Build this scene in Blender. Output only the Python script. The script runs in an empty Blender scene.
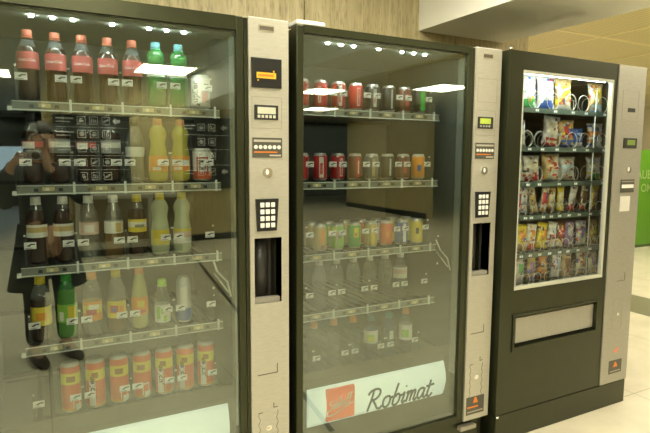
import bpy, bmesh, math, random
from mathutils import Vector, Matrix
PI = math.pi
S = bpy.context.scene
COL = S.collection
rnd = random.Random(7)

# ------------------------------------------------------------------ materials
MATS = {}
def mat(name, col, rough=.5, metal=0., emit=None, es=0., spec=.5, noise=0., nscale=40.):
    if name in MATS: return MATS[name]
    m = bpy.data.materials.new(name); m.use_nodes = True
    nt = m.node_tree; b = nt.nodes['Principled BSDF']
    b.inputs['Base Color'].default_value = (*col, 1); b.inputs['Roughness'].default_value = rough
    b.inputs['Metallic'].default_value = metal; b.inputs['Specular IOR Level'].default_value = spec
    if emit: b.inputs['Emission Color'].default_value = (*emit, 1); b.inputs['Emission Strength'].default_value = es
    if noise:
        tc = nt.nodes.new('ShaderNodeTexCoord'); n = nt.nodes.new('ShaderNodeTexNoise'); n.inputs['Scale'].default_value = nscale
        n.inputs['Detail'].default_value = 4
        r = nt.nodes.new('ShaderNodeValToRGB')
        r.color_ramp.elements[0].position = .3; r.color_ramp.elements[1].position = .7
        r.color_ramp.elements[0].color = (*[c*(1-noise) for c in col], 1)
        r.color_ramp.elements[1].color = (*[min(1, c*(1+noise)) for c in col], 1)
        nt.links.new(tc.outputs['Object'], n.inputs['Vector']); nt.links.new(n.outputs['Fac'], r.inputs['Fac'])
        nt.links.new(r.outputs['Color'], b.inputs['Base Color'])
    MATS[name] = m; return m

def brushed(name, col, scale=(4, 4, 220), rough=.42, metal=.55, amp=.10):
    m = mat(name, col, rough, metal); nt = m.node_tree; b = nt.nodes['Principled BSDF']
    tc = nt.nodes.new('ShaderNodeTexCoord'); mp = nt.nodes.new('ShaderNodeMapping'); mp.inputs['Scale'].default_value = scale
    n = nt.nodes.new('ShaderNodeTexNoise'); n.inputs['Scale'].default_value = 1; n.inputs['Detail'].default_value = 3
    r = nt.nodes.new('ShaderNodeValToRGB')
    r.color_ramp.elements[0].position = .3; r.color_ramp.elements[1].position = .7
    r.color_ramp.elements[0].color = (*[c*(1-amp) for c in col], 1); r.color_ramp.elements[1].color = (*[min(1, c*(1+amp)) for c in col], 1)
    l = nt.links.new
    l(tc.outputs['Object'], mp.inputs['Vector']); l(mp.outputs[0], n.inputs['Vector']); l(n.outputs['Fac'], r.inputs['Fac']); l(r.outputs[0], b.inputs['Base Color'])
    return m

def see_through(name, tint, gloss, rough=0.02, diffuse=0., dcol=(.8, .8, .8), ior=1.5, gcol=(1, 1, 1)):
    """clear sheet or plastic: passes light, mirrors by Fresnel plus a coating term, optional milky body"""
    m = bpy.data.materials.new(name); m.use_nodes = True; nt = m.node_tree; nt.nodes.clear(); N = nt.nodes.new; l = nt.links.new
    out = N('ShaderNodeOutputMaterial'); tr = N('ShaderNodeBsdfTransparent'); tr.inputs[0].default_value = (*tint, 1)
    base = tr.outputs[0]
    if diffuse:
        d = N('ShaderNodeBsdfDiffuse'); d.inputs[0].default_value = (*dcol, 1); mx = N('ShaderNodeMixShader'); mx.inputs[0].default_value = diffuse
        l(base, mx.inputs[1]); l(d.outputs[0], mx.inputs[2]); base = mx.outputs[0]
    g = N('ShaderNodeBsdfGlossy'); g.inputs['Roughness'].default_value = rough; g.inputs['Color'].default_value = (*gcol, 1)
    f = N('ShaderNodeLayerWeight'); f.inputs['Blend'].default_value = .5
    p5 = N('ShaderNodeMath'); p5.operation = 'POWER'; p5.inputs[1].default_value = 5; l(f.outputs['Facing'], p5.inputs[0])
    a = N('ShaderNodeMath'); a.operation = 'ADD'; a.inputs[1].default_value = gloss + ((ior-1)/(ior+1))**2; a.use_clamp = True; l(p5.outputs[0], a.inputs[0])
    m2 = N('ShaderNodeMixShader'); l(a.outputs[0], m2.inputs[0]); l(base, m2.inputs[1]); l(g.outputs[0], m2.inputs[2]); l(m2.outputs[0], out.inputs[0])
    MATS[name] = m; return m

def wall_mat(name, c1, c2, joint, jx=.85):
    m = bpy.data.materials.new(name); m.use_nodes = True; nt = m.node_tree; b = nt.nodes['Principled BSDF']; N = nt.nodes.new; l = nt.links.new
    tc = N('ShaderNodeTexCoord'); mp = N('ShaderNodeMapping'); mp.inputs['Scale'].default_value = (14, 14, .9)
    n = N('ShaderNodeTexNoise'); n.inputs['Scale'].default_value = 2.2; n.inputs['Detail'].default_value = 6; n.inputs['Roughness'].default_value = .65
    mp2 = N('ShaderNodeMapping'); mp2.inputs['Scale'].default_value = (120, 120, 16)
    n2 = N('ShaderNodeTexNoise'); n2.inputs['Scale'].default_value = 1; n2.inputs['Detail'].default_value = 3
    r = N('ShaderNodeValToRGB'); r.color_ramp.elements[0].position = .32; r.color_ramp.elements[1].position = .68
    r.color_ramp.elements[0].color = (*c1, 1); r.color_ramp.elements[1].color = (*c2, 1)
    r2 = N('ShaderNodeValToRGB'); r2.color_ramp.elements[0].position = .28; r2.color_ramp.elements[1].position = .5
    r2.color_ramp.elements[0].color = (.62, .62, .62, 1); r2.color_ramp.elements[1].color = (1, 1, 1, 1)
    mu = N('ShaderNodeMixRGB'); mu.blend_type = 'MULTIPLY'; mu.inputs[0].default_value = 1
    l(tc.outputs['Object'], mp.inputs[0]); l(mp.outputs[0], n.inputs['Vector']); l(n.outputs['Fac'], r.inputs[0])
    l(tc.outputs['Object'], mp2.inputs[0]); l(mp2.outputs[0], n2.inputs['Vector']); l(n2.outputs['Fac'], r2.inputs[0])
    l(r.outputs[0], mu.inputs[1]); l(r2.outputs[0], mu.inputs[2]); l(mu.outputs[0], b.inputs['Base Color'])
    b.inputs['Roughness'].default_value = .55
    MATS[name] = m; return m

def floor_mat():
    m = bpy.data.materials.new('stone_floor'); m.use_nodes = True; nt = m.node_tree; b = nt.nodes['Principled BSDF']; N = nt.nodes.new; l = nt.links.new
    tc = N('ShaderNodeTexCoord'); n = N('ShaderNodeTexNoise'); n.inputs['Scale'].default_value = 3.5; n.inputs['Detail'].default_value = 7; n.inputs['Roughness'].default_value = .6
    r = N('ShaderNodeValToRGB'); r.color_ramp.elements[0].position = .35; r.color_ramp.elements[1].position = .65
    r.color_ramp.elements[0].color = (.58, .535, .40, 1); r.color_ramp.elements[1].color = (.68, .63, .48, 1)
    bk = N('ShaderNodeTexBrick'); bk.offset = 0; bk.inputs['Scale'].default_value = 1; bk.inputs['Brick Width'].default_value = 1.0; bk.inputs['Row Height'].default_value = 1.0
    bk.inputs['Mortar Size'].default_value = .003; bk.inputs['Color1'].default_value = (1, 1, 1, 1); bk.inputs['Color2'].default_value = (.95, .95, .95, 1); bk.inputs['Mortar'].default_value = (.55, .53, .5, 1)
    mu = N('ShaderNodeMixRGB'); mu.blend_type = 'MULTIPLY'; mu.inputs[0].default_value = 1
    l(tc.outputs['Object'], n.inputs['Vector']); l(n.outputs['Fac'], r.inputs[0]); l(tc.outputs['Object'], bk.inputs['Vector'])
    l(r.outputs[0], mu.inputs[1]); l(bk.outputs['Color'], mu.inputs[2]); l(mu.outputs[0], b.inputs['Base Color']); b.inputs['Roughness'].default_value = .38
    b.inputs['Specular IOR Level'].default_value = .35
    return m

def perforated_mat():
    m = bpy.data.materials.new('perforated_ceiling'); m.use_nodes = True; nt = m.node_tree; b = nt.nodes['Principled BSDF']; N = nt.nodes.new; l = nt.links.new
    tc = N('ShaderNodeTexCoord'); mp = N('ShaderNodeMapping'); mp.inputs['Scale'].default_value = (28, 28, 28)
    fr = N('ShaderNodeVectorMath'); fr.operation = 'FRACTION'; sb = N('ShaderNodeVectorMath'); sb.operation = 'SUBTRACT'; sb.inputs[1].default_value = (.5, .5, 0)
    sp = N('ShaderNodeSeparateXYZ'); cb = N('ShaderNodeCombineXYZ'); ln = N('ShaderNodeVectorMath'); ln.operation = 'LENGTH'
    r = N('ShaderNodeValToRGB'); r.color_ramp.elements[0].position = .24; r.color_ramp.elements[1].position = .3
    r.color_ramp.elements[0].color = (.48, .41, .22, 1); r.color_ramp.elements[1].color = (.76, .66, .37, 1)
    l(tc.outputs['Object'], mp.inputs[0]); l(mp.outputs[0], fr.inputs[0]); l(fr.outputs[0], sb.inputs[0]); l(sb.outputs[0], sp.inputs[0])
    l(sp.outputs[0], cb.inputs[0]); l(sp.outputs[1], cb.inputs[1]); l(cb.outputs[0], ln.inputs[0]); l(ln.outputs['Value'], r.inputs[0]); l(r.outputs[0], b.inputs['Base Color'])
    b.inputs['Roughness'].default_value = .5
    return m

BLACK = mat('olive_black_enamel', (.017, .019, .010), .30, 0, noise=.12, nscale=9, spec=.55)
BLACK.node_tree.nodes['Principled BSDF'].inputs['Specular Tint'].default_value = (.95, 1, .60, 1)
INNER = mat('grey_inner_lining', (.11, .12, .10), .6)
DARKIN = mat('dark_inner_lining', (.028, .032, .026), .6)
STEEL = brushed('brushed_steel', (.52, .505, .42), (30, 30, 260), .42, .45, .07)
STEEL3 = brushed('brushed_steel_pale', (.40, .39, .325), (30, 30, 260), .42, .45, .07)
LINE = mat('engraved_line', (.12, .105, .075), .6)
SOFTLINE = mat('panel_joint', (.36, .33, .25), .6)
JET = mat('jet_black_plastic', (.012, .012, .011), .35)
SOOT = mat('soft_black_recess', (.02, .019, .016), .55)
RECESS = mat('grey_black_recess', (.075, .07, .058), .5)
WHITE = mat('white_plastic', (.85, .85, .8), .4)
CHROME = mat('chrome', (.8, .79, .74), .2, .9)
GLASS = see_through('coated_glass', (.80, .83, .80), .10, 0., ior=1.45, gcol=(.92, 1, .91))
CLEARP = see_through('clear_plastic', (.86, .88, .86), .06, .12, .10, (.8, .82, .8))
RAIL = see_through('frosted_rail', (.8, .83, .8), .05, .25, .38, (.62, .66, .6))
BRIGHTP = mat('bright_clear_edge', (.8, .85, .82), .25)
WATERB = see_through('clear_bottle', (.84, .88, .88), .07, .05, .10, (.75, .8, .8))
TAGW = mat('price_card', (.95, .96, .98), .5)
TAN = mat('amber_clip', (.62, .52, .27), .4)
LEDM = mat('led_chip', (1, 1, 1), .3, emit=(.86, 1, .95), es=330)
SILVER = mat('aluminium', (.62, .62, .6), .3, .75)

# ------------------------------------------------------------------ mesh helpers
class MB:
    def __init__(s): s.bm = bmesh.new(); s.mats = []
    def mi(s, m):
        if m not in s.mats: s.mats.append(m)
        return s.mats.index(m)
    def face(s, vs, i):
        try: f = s.bm.faces.new(vs); f.material_index = i; f.smooth = s.sm
        except ValueError: pass
    sm = False
    def box(s, x0, x1, y0, y1, z0, z1, m):
        i = s.mi(m); s.sm = False
        v = [s.bm.verts.new((x, y, z)) for z in (z0, z1) for y in (y0, y1) for x in (x0, x1)]
        for q in ((0, 2, 3, 1), (4, 5, 7, 6), (0, 1, 5, 4), (1, 3, 7, 5), (3, 2, 6, 7), (2, 0, 4, 6)): s.face([v[k] for k in q], i)
        return s
    def bbox(s, x0, x1, y0, y1, z0, z1, m, bev=.004, seg=2):
        n0 = set(s.bm.verts); s.box(x0, x1, y0, y1, z0, z1, m)
        nv = [v for v in s.bm.verts if v not in n0]; es = {e for v in nv for e in v.link_edges}
        bmesh.ops.bevel(s.bm, geom=list(es), offset=bev, segments=seg, profile=.5, affect='EDGES', clamp_overlap=True)
        return s
    def lathe(s, prof, m, cx=0, cy=0, cz=0, seg=20, cap=True, ms=None, sx=1, sy=1):
        """prof: (radius, z); ms: one material per band"""
        s.sm = True; rings = []
        for r, z in prof:
            rings.append([s.bm.verts.new((cx+sx*r*math.cos(2*PI*k/seg), cy+sy*r*math.sin(2*PI*k/seg), cz+z)) for k in range(seg)])
        for j in range(len(rings)-1):
            i = s.mi(ms[j] if ms else m)
            for k in range(seg): s.face([rings[j][k], rings[j][(k+1) % seg], rings[j+1][(k+1) % seg], rings[j+1][k]], i)
        if cap:
            s.sm = False
            s.face(list(reversed(rings[0])), s.mi(ms[0] if ms else m)); s.face(rings[-1], s.mi(ms[-1] if ms else m))
        return s
    def tube(s, pts, r, m, seg=6, closed=False):
        s.sm = True; i = s.mi(m); pts = [Vector(p) for p in pts]; rings = []; n = len(pts); up = None
        for k, p in enumerate(pts):
            t = (pts[(k+1) % n if closed else min(k+1, n-1)] - pts[(k-1) % n if closed else max(k-1, 0)])
            if t.length < 1e-9: t = Vector((0, 0, 1))
            t.normalize()
            if up is None: up = t.orthogonal().normalized()
            a = (up - t*up.dot(t)); a = a.normalized() if a.length > 1e-6 else t.orthogonal().normalized(); up = a; b = t.cross(a)
            rr = r[k] if isinstance(r, (list, tuple)) else r
            rings.append([s.bm.verts.new(p + a*rr*math.cos(2*PI*q/seg) + b*rr*math.sin(2*PI*q/seg)) for q in range(seg)])
        for j in range(n if closed else n-1):
            A, B = rings[j], rings[(j+1) % n]
            for q in range(seg): s.face([A[q], A[(q+1) % seg], B[(q+1) % seg], B[q]], i)
        if not closed: s.face(list(reversed(rings[0])), i); s.face(rings[-1], i)
        return s
    def prism(s, poly, y0, y1, m):
        """poly in (x, z), anticlockwise seen from the front; extruded along y"""
        s.sm = False; i = s.mi(m)
        a = [s.bm.verts.new((x, y0, z)) for x, z in poly]; b = [s.bm.verts.new((x, y1, z)) for x, z in poly]; n = len(poly)
        s.face(a, i); s.face(list(reversed(b)), i)
        for k in range(n): s.face([a[k], b[k], b[(k+1) % n], a[(k+1) % n]], i)
        return s
    def ribbon(s, pts, w, y0, y1, m):
        """flat brush stroke in the x-z plane"""
        P = spline(pts, 6); n = len(P); L = []; R = []
        for k, p in enumerate(P):
            a = P[max(k-1, 0)]; b = P[min(k+1, n-1)]; dx, dz = b[0]-a[0], b[1]-a[1]; d = math.hypot(dx, dz) or 1
            L.append((p[0]-dz/d*w/2, p[1]+dx/d*w/2)); R.append((p[0]+dz/d*w/2, p[1]-dx/d*w/2))
        for k in range(n-1): s.prism([R[k], R[k+1], L[k+1], L[k]], y0, y1, m)
        return s
    def raw(s, verts, faces, m):
        i = s.mi(m); s.sm = False; vs = [s.bm.verts.new(v) for v in verts]
        for f in faces: s.face([vs[k] for k in f], i)
        return s
    def build(s, name, parent=None, origin=(0, 0, 0), loc=None, recalc=True):
        me = bpy.data.meshes.new(name)
        if recalc: bmesh.ops.recalc_face_normals(s.bm, faces=s.bm.faces[:])
        if any(origin): bmesh.ops.translate(s.bm, verts=s.bm.verts[:], vec=-Vector(origin))
        s.bm.to_mesh(me); s.bm.free()
        for m in s.mats: me.materials.append(m)
        o = bpy.data.objects.new(name, me); COL.objects.link(o)
        if parent: o.parent = parent
        elif any(origin): o.location = origin
        if loc: o.location = loc
        return o

def spline(pts, n):
    if len(pts) < 3: return [tuple(p) for p in pts]
    P = [pts[0]] + list(pts) + [pts[-1]]; out = []
    for i in range(1, len(P)-2):
        for k in range(n):
            t = k/n; q = []
            for c in range(len(pts[0])):
                a, b, d, e = P[i-1][c], P[i][c], P[i+1][c], P[i+2][c]
                q.append(.5*(2*b + (d-a)*t + (2*a-5*b+4*d-e)*t*t + (3*b-a-3*d+e)*t**3))
            out.append(tuple(q))
    out.append(tuple(pts[-1])); return out

def empty(name, label=None, cat=None, loc=(0, 0, 0), rz=0, group=None):
    o = bpy.data.objects.new(name, None); o.empty_display_size = .05; COL.objects.link(o); o.location = loc; o.rotation_euler = (0, 0, rz)
    tag(o, label, cat, group); return o
def tag(o, label=None, cat=None, group=None, kind=None):
    for k, v in (('label', label), ('category', cat), ('group', group), ('kind', kind)):
        if v: o[k] = v
    return o
def struct(o): o['kind'] = 'structure'; return o
KIDS = {}
def copy_tree(o, parent=None):
    c = o.copy(); COL.objects.link(c)
    if parent: c.parent = parent
    for ch in [q for q in PROTO_OBJS if q.parent == o]: copy_tree(ch, c)
    return c
PROTO_OBJS = []

_txt = {}
def text_mesh(s, shear=0., bold=0.):
    """letters as flat triangles, width-normalised: returns verts (u, v), faces, width with cap height about 0.7"""
    k = (s, shear, bold)
    if k in _txt: return _txt[k]
    c = bpy.data.curves.new('lettering', 'FONT'); c.body = s; c.shear = shear; c.offset = bold; c.resolution_u = 3
    o = bpy.data.objects.new('lettering', c); COL.objects.link(o); bpy.context.view_layer.update()
    me = o.to_mesh(); v = [(p.co.x, p.co.y) for p in me.vertices]; f = [tuple(p.vertices) for p in me.polygons]
    o.to_mesh_clear(); bpy.data.objects.remove(o); bpy.data.curves.remove(c)
    x0 = min(p[0] for p in v); x1 = max(p[0] for p in v); v = [(p[0]-x0, p[1]) for p in v]
    _txt[k] = (v, f, x1-x0); return _txt[k]
def flat_text(mb, s, x, z, w, y, m, shear=0., bold=0., h=None, rot=0.):
    """text of width w, lower-left corner at (x, z), facing -y"""
    v, f, W = text_mesh(s, shear, bold); k = w/W; kh = h/.7 if h else k
    c, n = math.cos(rot), math.sin(rot)
    mb.raw([(x + a*k*c - b*kh*n, y, z + a*k*n + b*kh*c) for a, b in v], f, m)
def wrap_text(mb, s, r, a0, z, w, m, shear=0., bold=0., vertical=False, h=None):
    """text wrapped on a cylinder, centred on angle a0 (0 = facing -y) and height z"""
    v, f, W = text_mesh(s, shear, bold); k = w/W; kh = h/.7 if h else k; out = []
    for a, b in v:
        u, q = (a*k - w/2, (b-.3)*kh)
        if vertical: u, q = -q, u
        t = a0 + u/r; out.append((r*math.sin(t), -r*math.cos(t), z+q))
    mb.raw(out, f, m)

def patch(mb, r, a0, a1, z0, z1, m, n=8):
    """curved print patch on a cylinder, angles from -y"""
    i = mb.mi(m); mb.sm = True; A = []; B = []
    for k in range(n+1):
        t = a0 + (a1-a0)*k/n; A.append(mb.bm.verts.new((r*math.sin(t), -r*math.cos(t), z0))); B.append(mb.bm.verts.new((r*math.sin(t), -r*math.cos(t), z1)))
    for k in range(n): mb.face([A[k], A[k+1], B[k+1], B[k]], i)

# ------------------------------------------------------------------ camera
def look():
    yaw, pit, rol = .488, .1092, .0057
    fw = Vector((math.sin(yaw)*math.cos(pit), math.cos(yaw)*math.cos(pit), -math.sin(pit)))
    r = Vector((math.cos(yaw), -math.sin(yaw), 0)); u = r.cross(fw)
    r2 = math.cos(rol)*r + math.sin(rol)*u; u2 = -math.sin(rol)*r + math.cos(rol)*u
    m = Matrix((r2, u2, -fw)).transposed().to_4x4(); m.translation = (0, -1.8049, 1.3545); return m
cam = bpy.data.cameras.new('photo_camera'); cam.sensor_width = 36; cam.sensor_fit = 'HORIZONTAL'; cam.lens = 538/650*36; cam.clip_start = .01; cam.clip_end = 60
co = bpy.data.objects.new('photo_camera', cam); COL.objects.link(co); co.matrix_world = look(); S.camera = co
CAMM = look()

# ------------------------------------------------------------------ the setting
CEIL = 2.55; WY = .92; WX = 3.03; SOFF = 2.125; BX = 2.79
TRAV = wall_mat('tan_veined_stone', (.385, .32, .165), (.55, .47, .265), None)
TRAV2 = wall_mat('tan_veined_panel', (.46, .37, .17), (.64, .53, .27), None)
OFFW = mat('offwhite_plaster', (.90, .89, .80), .6, noise=.02, nscale=3)
struct(MB().box(-5, 13, -15, 8, -.12, 0, floor_mat()).build('floor'))
# back wall of stone slabs with narrow joints
mb = MB(); xs = [-5, -1.9, -.83, .245, 1.312, 2.38, WX]
for a, b in zip(xs, xs[1:]): mb.box(a+.003, b-.003, WY, WY+.16, 0, CEIL, TRAV)
mb.box(-5, WX-.002, WY+.012, WY+.17, 0, CEIL, mat('joint_dark_grey', (.10, .08, .05), .8))  # dark backing that shows in the joints
struct(mb.build('wall_back'))
struct(MB().box(-5, WX, -9.2, WY, CEIL, CEIL+.1, mat('matt_ceiling', (.52, .55, .45), .7)).build('ceiling'))
CP = perforated_mat(); CJ = mat('ceiling_joint', (.86, .76, .46), .5)
struct(MB().box(WX, 13, -15, 8, CEIL+.0, CEIL+.1, CP).build('ceiling_hall'))
struct(MB().box(-5, WX, -15, -9.2, CEIL, CEIL+.1, mat('matt_ceiling', (.52, .55, .45), .7)).build('ceiling_far'))
mb = MB()
for y in (.5, 1.75, 3.0, 4.25, 5.5, 6.75): mb.box(WX, 13, y-.02, y+.02, CEIL-.006, CEIL+.002, CJ)
for x in (3.7, 4.95, 6.2, 7.45, 8.7): mb.box(x-.02, x+.02, -2, 8, CEIL-.005, CEIL+.002, CJ)
struct(mb.build('trim_1'))
struct(MB().box(2.085, BX, -9, WY+.1, SOFF, CEIL+.02, OFFW).build('ceiling_beam'))
# dark inlaid lines in the floor
DK = mat('dark_floor_inlay', (.035, .032, .026), .4)
mb = MB()
s_ = [(1.215, -.40), (1.245, -.40), (1.885, -5.75), (1.845, -5.75)]
mb.raw([(x, y, .0012) for x, y in s_], [(0, 1, 2, 3)], DK); mb.raw([(x, y, -.01) for x, y in s_], [(3, 2, 1, 0)], DK)
struct(mb.build('trim_2'))
struct(MB().box(4.62, 5.22, -2.5, 8, -.01, .0015, mat('olive_floor_band', (.17, .16, .09), .4)).build('trim_3'))
# the core of the building opposite and the hall beyond
mb = MB(); xo = [.08, 1.0, 1.95, 2.9, 3.75]
for a, b in zip(xo, xo[1:]): mb.box(a+.003, b-.003, -9.2, -6.82, 0, CEIL, TRAV2)
struct(mb.build('wall_opposite'))
struct(MB().box(.07, 3.76, -6.835, -6.80, 0, .10, JET).build('baseboard_opposite'))
struct(MB().box(7.6, 7.8, -11.2, -7.7, 0, CEIL, TRAV2).build('wall_corridor'))
struct(MB().box(7.585, 7.62, -11.2, -7.68, 0, .12, JET).build('baseboard_corridor'))
struct(MB().box(-5, 13, -15.2, -15, 0, CEIL, mat('dim_far_wall', (.05, .055, .05), .6)).build('wall_front'))
struct(MB().box(-5.15, -5, -15, 8, 0, CEIL, mat('pale_side_wall', (.55, .52, .42), .6)).build('wall_left'))
struct(MB().box(13, 13.15, -15, 8, 0, CEIL, mat('cream_side_wall', (.70, .62, .42), .6)).build('wall_right'))
struct(MB().box(WX-2, 13, 8, 8.15, 0, CEIL, mat('cream_side_wall', (.70, .62, .42), .6)).build('wall_far'))
struct(MB().box(WX-.16, WX, WY+.17, 8, 0, CEIL, TRAV).build('wall_flank'))
# lit shop front far behind the photographer, mirrored at the edge of the left glass
wn = MB().box(-2.6, -.35, -14.98, -14.9, .35, 1.6, mat('lit_shop_window', (.5, .6, .7), .4, emit=(.65, .85, 1), es=.9)).build('window_1'); struct(wn)
MB().box(-2.66, -.29, -14.995, -14.89, 1.6, 1.68, JET).box(-2.66, -.29, -14.995, -14.89, .27, .35, JET).box(-1.5, -1.45, -14.995, -14.89, .35, 1.6, JET).build('window_frame', wn)

# ceiling lamps
LAMP = mat('lamp_diffuser', (1, 1, 1), .5, emit=(1, .93, .73), es=14)
LFR = mat('lamp_frame', (.8, .79, .72), .5)
proto_lamp = empty('ceiling_lamp')
fr = MB()
for x0, x1, y0, y1 in ((-.38, .38, -.45, -.42), (-.38, .38, .42, .45), (-.38, -.35, -.42, .42), (.35, .38, -.42, .42)): fr.box(x0, x1, y0, y1, -.012, .02, LFR)
f1 = fr.build('frame', proto_lamp); f2 = MB().box(-.35, .35, -.42, .42, -.006, .012, LAMP).build('diffuser', proto_lamp)
PROTO_OBJS += [f1, f2]
spots = [((1.59, -5.87), 'square ceiling lamp mirrored over the green bottles in the left machine'),
         ((6.12, -5.47), 'square ceiling lamp mirrored in the upper right of the middle glass'),
         ((4.50, -6.93), 'square ceiling lamp mirrored at the upper left of the middle glass'),
         ((6.15, -10.1), 'far square ceiling lamp mirrored faintly above the top cans'),
         ((-.66, -7.35), 'square ceiling lamp mirrored at the edge of the left glass')]
hid = [(-.75, -.3), (1.25, -.3), (.2, -2.1), (3.75, -.9), (6.0, -1.4), (-1.7, -3.3), (-1.7, -5.2), (6.1, 1.15), (8.4, -1.4), (8.4, 2.4), (6.1, 4.9), (3.9, 2.7), (9.5, 5.2)]  # unseen lamps; the leftmost pair is added to brighten the opposite wall
for k, ((x, y), lb) in enumerate(spots):
    o = proto_lamp if k == 0 else copy_tree(proto_lamp)
    o.location = (x, y, CEIL-.01); tag(o, lb, 'ceiling light', 'ceiling lamps of the hall')
for x, y in hid:
    o = copy_tree(proto_lamp); o.location = (x, y, CEIL-.01); o['group'] = 'lamps outside the picture'; o['label'] = 'square fluorescent ceiling lamp outside the picture lighting the hall'; o['category'] = 'ceiling light'

# green hoarding right of the snack machine
g = empty('green_hoarding', 'bright green hoarding with pale letters beyond the snack machine', 'partition', (9, 3.22, 0))
GRN = mat('leaf_green_board', (.10, .28, .015), .35, noise=.08, nscale=1.5)
MB().box(6.9, 12.5, 3.2, 3.26, .04, 1.5, GRN).build('board', g, (9, 3.22, 0))
MB().box(6.9, 12.5, 3.19, 3.27, 0, .04, mat('green_foot_rail', (.05, .09, .03), .5)).build('foot_rail', g, (9, 3.22, 0))
mb = MB(); LG = mat('pale_green_letter', (.33, .50, .16), .5)
flat_text(mb, 'AUE', 7.99, 1.06, .36, 3.196, LG, bold=.02); flat_text(mb, 'OM', 8.12, .86, .27, 3.196, LG, bold=.02)
mb.build('lettering', g, (9, 3.22, 0))
mb = MB()
mb.box(7.2, 12.9, 7.94, 7.99, 1.45, 1.95, mat('lit_far_window', (.9, .9, .85), .4, emit=(1, .98, .9), es=.9)); w2 = struct(mb.build('window_2'))
mb = MB()
for x in (7.2, 8.3, 9.4, 10.5, 11.6, 12.88): mb.box(x-.03, x+.03, 7.91, 7.995, 1.42, 1.98, LFR)
mb.box(7.2, 12.9, 7.91, 7.995, 1.95, 2.0, LFR); mb.box(7.2, 12.9, 7.91, 7.995, 1.40, 1.45, LFR); mb.build('window_frame', w2)
# ------------------------------------------------------------------ lettering of the drinks machines
SCRIPT = {  # brush letters: strokes in units of x-height, advance width
 'R': ([[(.55, 1.72), (.42, 1.0), (.12, .02)], [(.02, 1.45), (.25, 1.72), (.75, 1.86), (1.2, 1.72), (1.22, 1.3), (.9, 1.0), (.48, .92)], [(.55, .95), (.85, .55), (1.12, .12), (1.42, .06), (1.6, .25)]], 1.62),
 'o': ([[(.55, .98), (.2, .85), (.08, .4), (.25, .05), (.6, .08), (.82, .5), (.75, .88), (.55, .98)], [(.72, .85), (.95, .78), (1.1, .85)]], 1.02),
 'b': ([[(.5, 1.95), (.32, 1.2), (.12, .35), (.22, .03), (.55, .05), (.8, .4), (.78, .85), (.55, .95), (.32, .72)], [(.76, .8), (.95, .74), (1.08, .82)]], 1.02),
 'i': ([[(.08, .7), (.3, .95), (.22, .5), (.12, .15), (.25, .02), (.5, .2)], [(.38, 1.45), (.44, 1.55)]], .5),
 'm': ([[(.05, .75), (.25, .95), (.2, .5), (.08, .02)], [(.16, .45), (.4, .88), (.62, .92), (.58, .5), (.48, .02)], [(.56, .45), (.8, .88), (1.02, .92), (.98, .5), (.9, .12), (1.05, .02), (1.25, .2)]], 1.25),
 'a': ([[(.78, .8), (.55, .98), (.2, .8), (.08, .35), (.25, .04), (.55, .2), (.76, .6)], [(.84, .95), (.74, .4), (.8, .06), (1.0, .08), (1.12, .25)]], 1.08),
 't': ([[(.38, 1.55), (.25, .9), (.12, .3), (.25, .02), (.5, .1), (.68, .3)], [(-.08, 1.0), (.3, 1.04), (.8, 1.1)]], .75),
 'S': ([[(.95, 1.55), (.6, 1.75), (.2, 1.5), (.3, 1.1), (.7, .85), (.75, .35), (.4, .0), (-.1, .1)]], 1.0),
 'e': ([[(.1, .45), (.6, .6), (.72, .85), (.5, .98), (.2, .8), (.08, .4), (.25, .04), (.6, .1), (.85, .35)]], .85),
 'l': ([[(.5, 2.0), (.32, 1.2), (.15, .3), (.25, .02), (.5, .2)]], .5),
 'f': ([[(.85, 1.8), (.65, 2.0), (.45, 1.7), (.3, .9), (.05, -.3)], [(0, .95), (.35, 1.0), (.75, 1.05)]], .62)}
def script(mb, s, x, z, w, y, m, brush=.2, shear=.12, rise=0.):
    W = sum(SCRIPT[c][1] for c in s); k = w/W; u = 0
    for c in s:
        for st in SCRIPT[c][0]: mb.ribbon([(x+(u+a+shear*b)*k, z+b*k+rise*(u+a)*k) for a, b in st], brush*k, y, y-.0012, m)
        u += SCRIPT[c][1]

LCDG = mat('green_lcd', (.30, .36, .06), .3, emit=(.5, .62, .05), es=.35)
LCDW = mat('pale_lcd', (.62, .63, .50), .3)
YEL = mat('yellow_sticker', (.85, .52, .03), .45)
ORG = mat('orange_print', (.75, .22, .03), .5)
RED = mat('red_logo', (.85, .16, .08), .4, emit=(.8, .15, .06), es=.25)
INK = mat('dark_ink', (.07, .07, .06), .5)
GREYP = mat('grey_plate', (.085, .082, .06), .4)
LBOX = mat('backlit_opal_panel', (.72, .78, .66), .08, emit=(.88, 1, .84), es=.42)

def outline(mb, x0, x1, z0, z1, y, m, w=.0022):
    mb.box(x0, x1, y-.0008, y+.001, z1-w, z1, m); mb.box(x0, x1, y-.0008, y+.001, z0, z0+w, m)
    mb.box(x0, x0+w, y-.0008, y+.001, z0+w, z1-w, m); mb.box(x1-w, x1, y-.0008, y+.001, z0+w, z1-w, m)

def price_tag_mesh(k):
    mb = MB(); mb.box(-.0165, .0165, -.001, .001, -.0105, .0105, TAGW)
    s = [(-.010, -.001), (.002, .006), (.013, .006), (.013, .002), (.004, .002), (-.002, -.003)]
    mb.prism(s, -.0016, -.001, INK)
    mb.prism([(-.014, -.009), (.006, -.009), (.006, -.0065), (-.014, -.0065)], -.0016, -.001, mat('grey_print', (.35, .36, .42), .5))
    return mb

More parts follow.
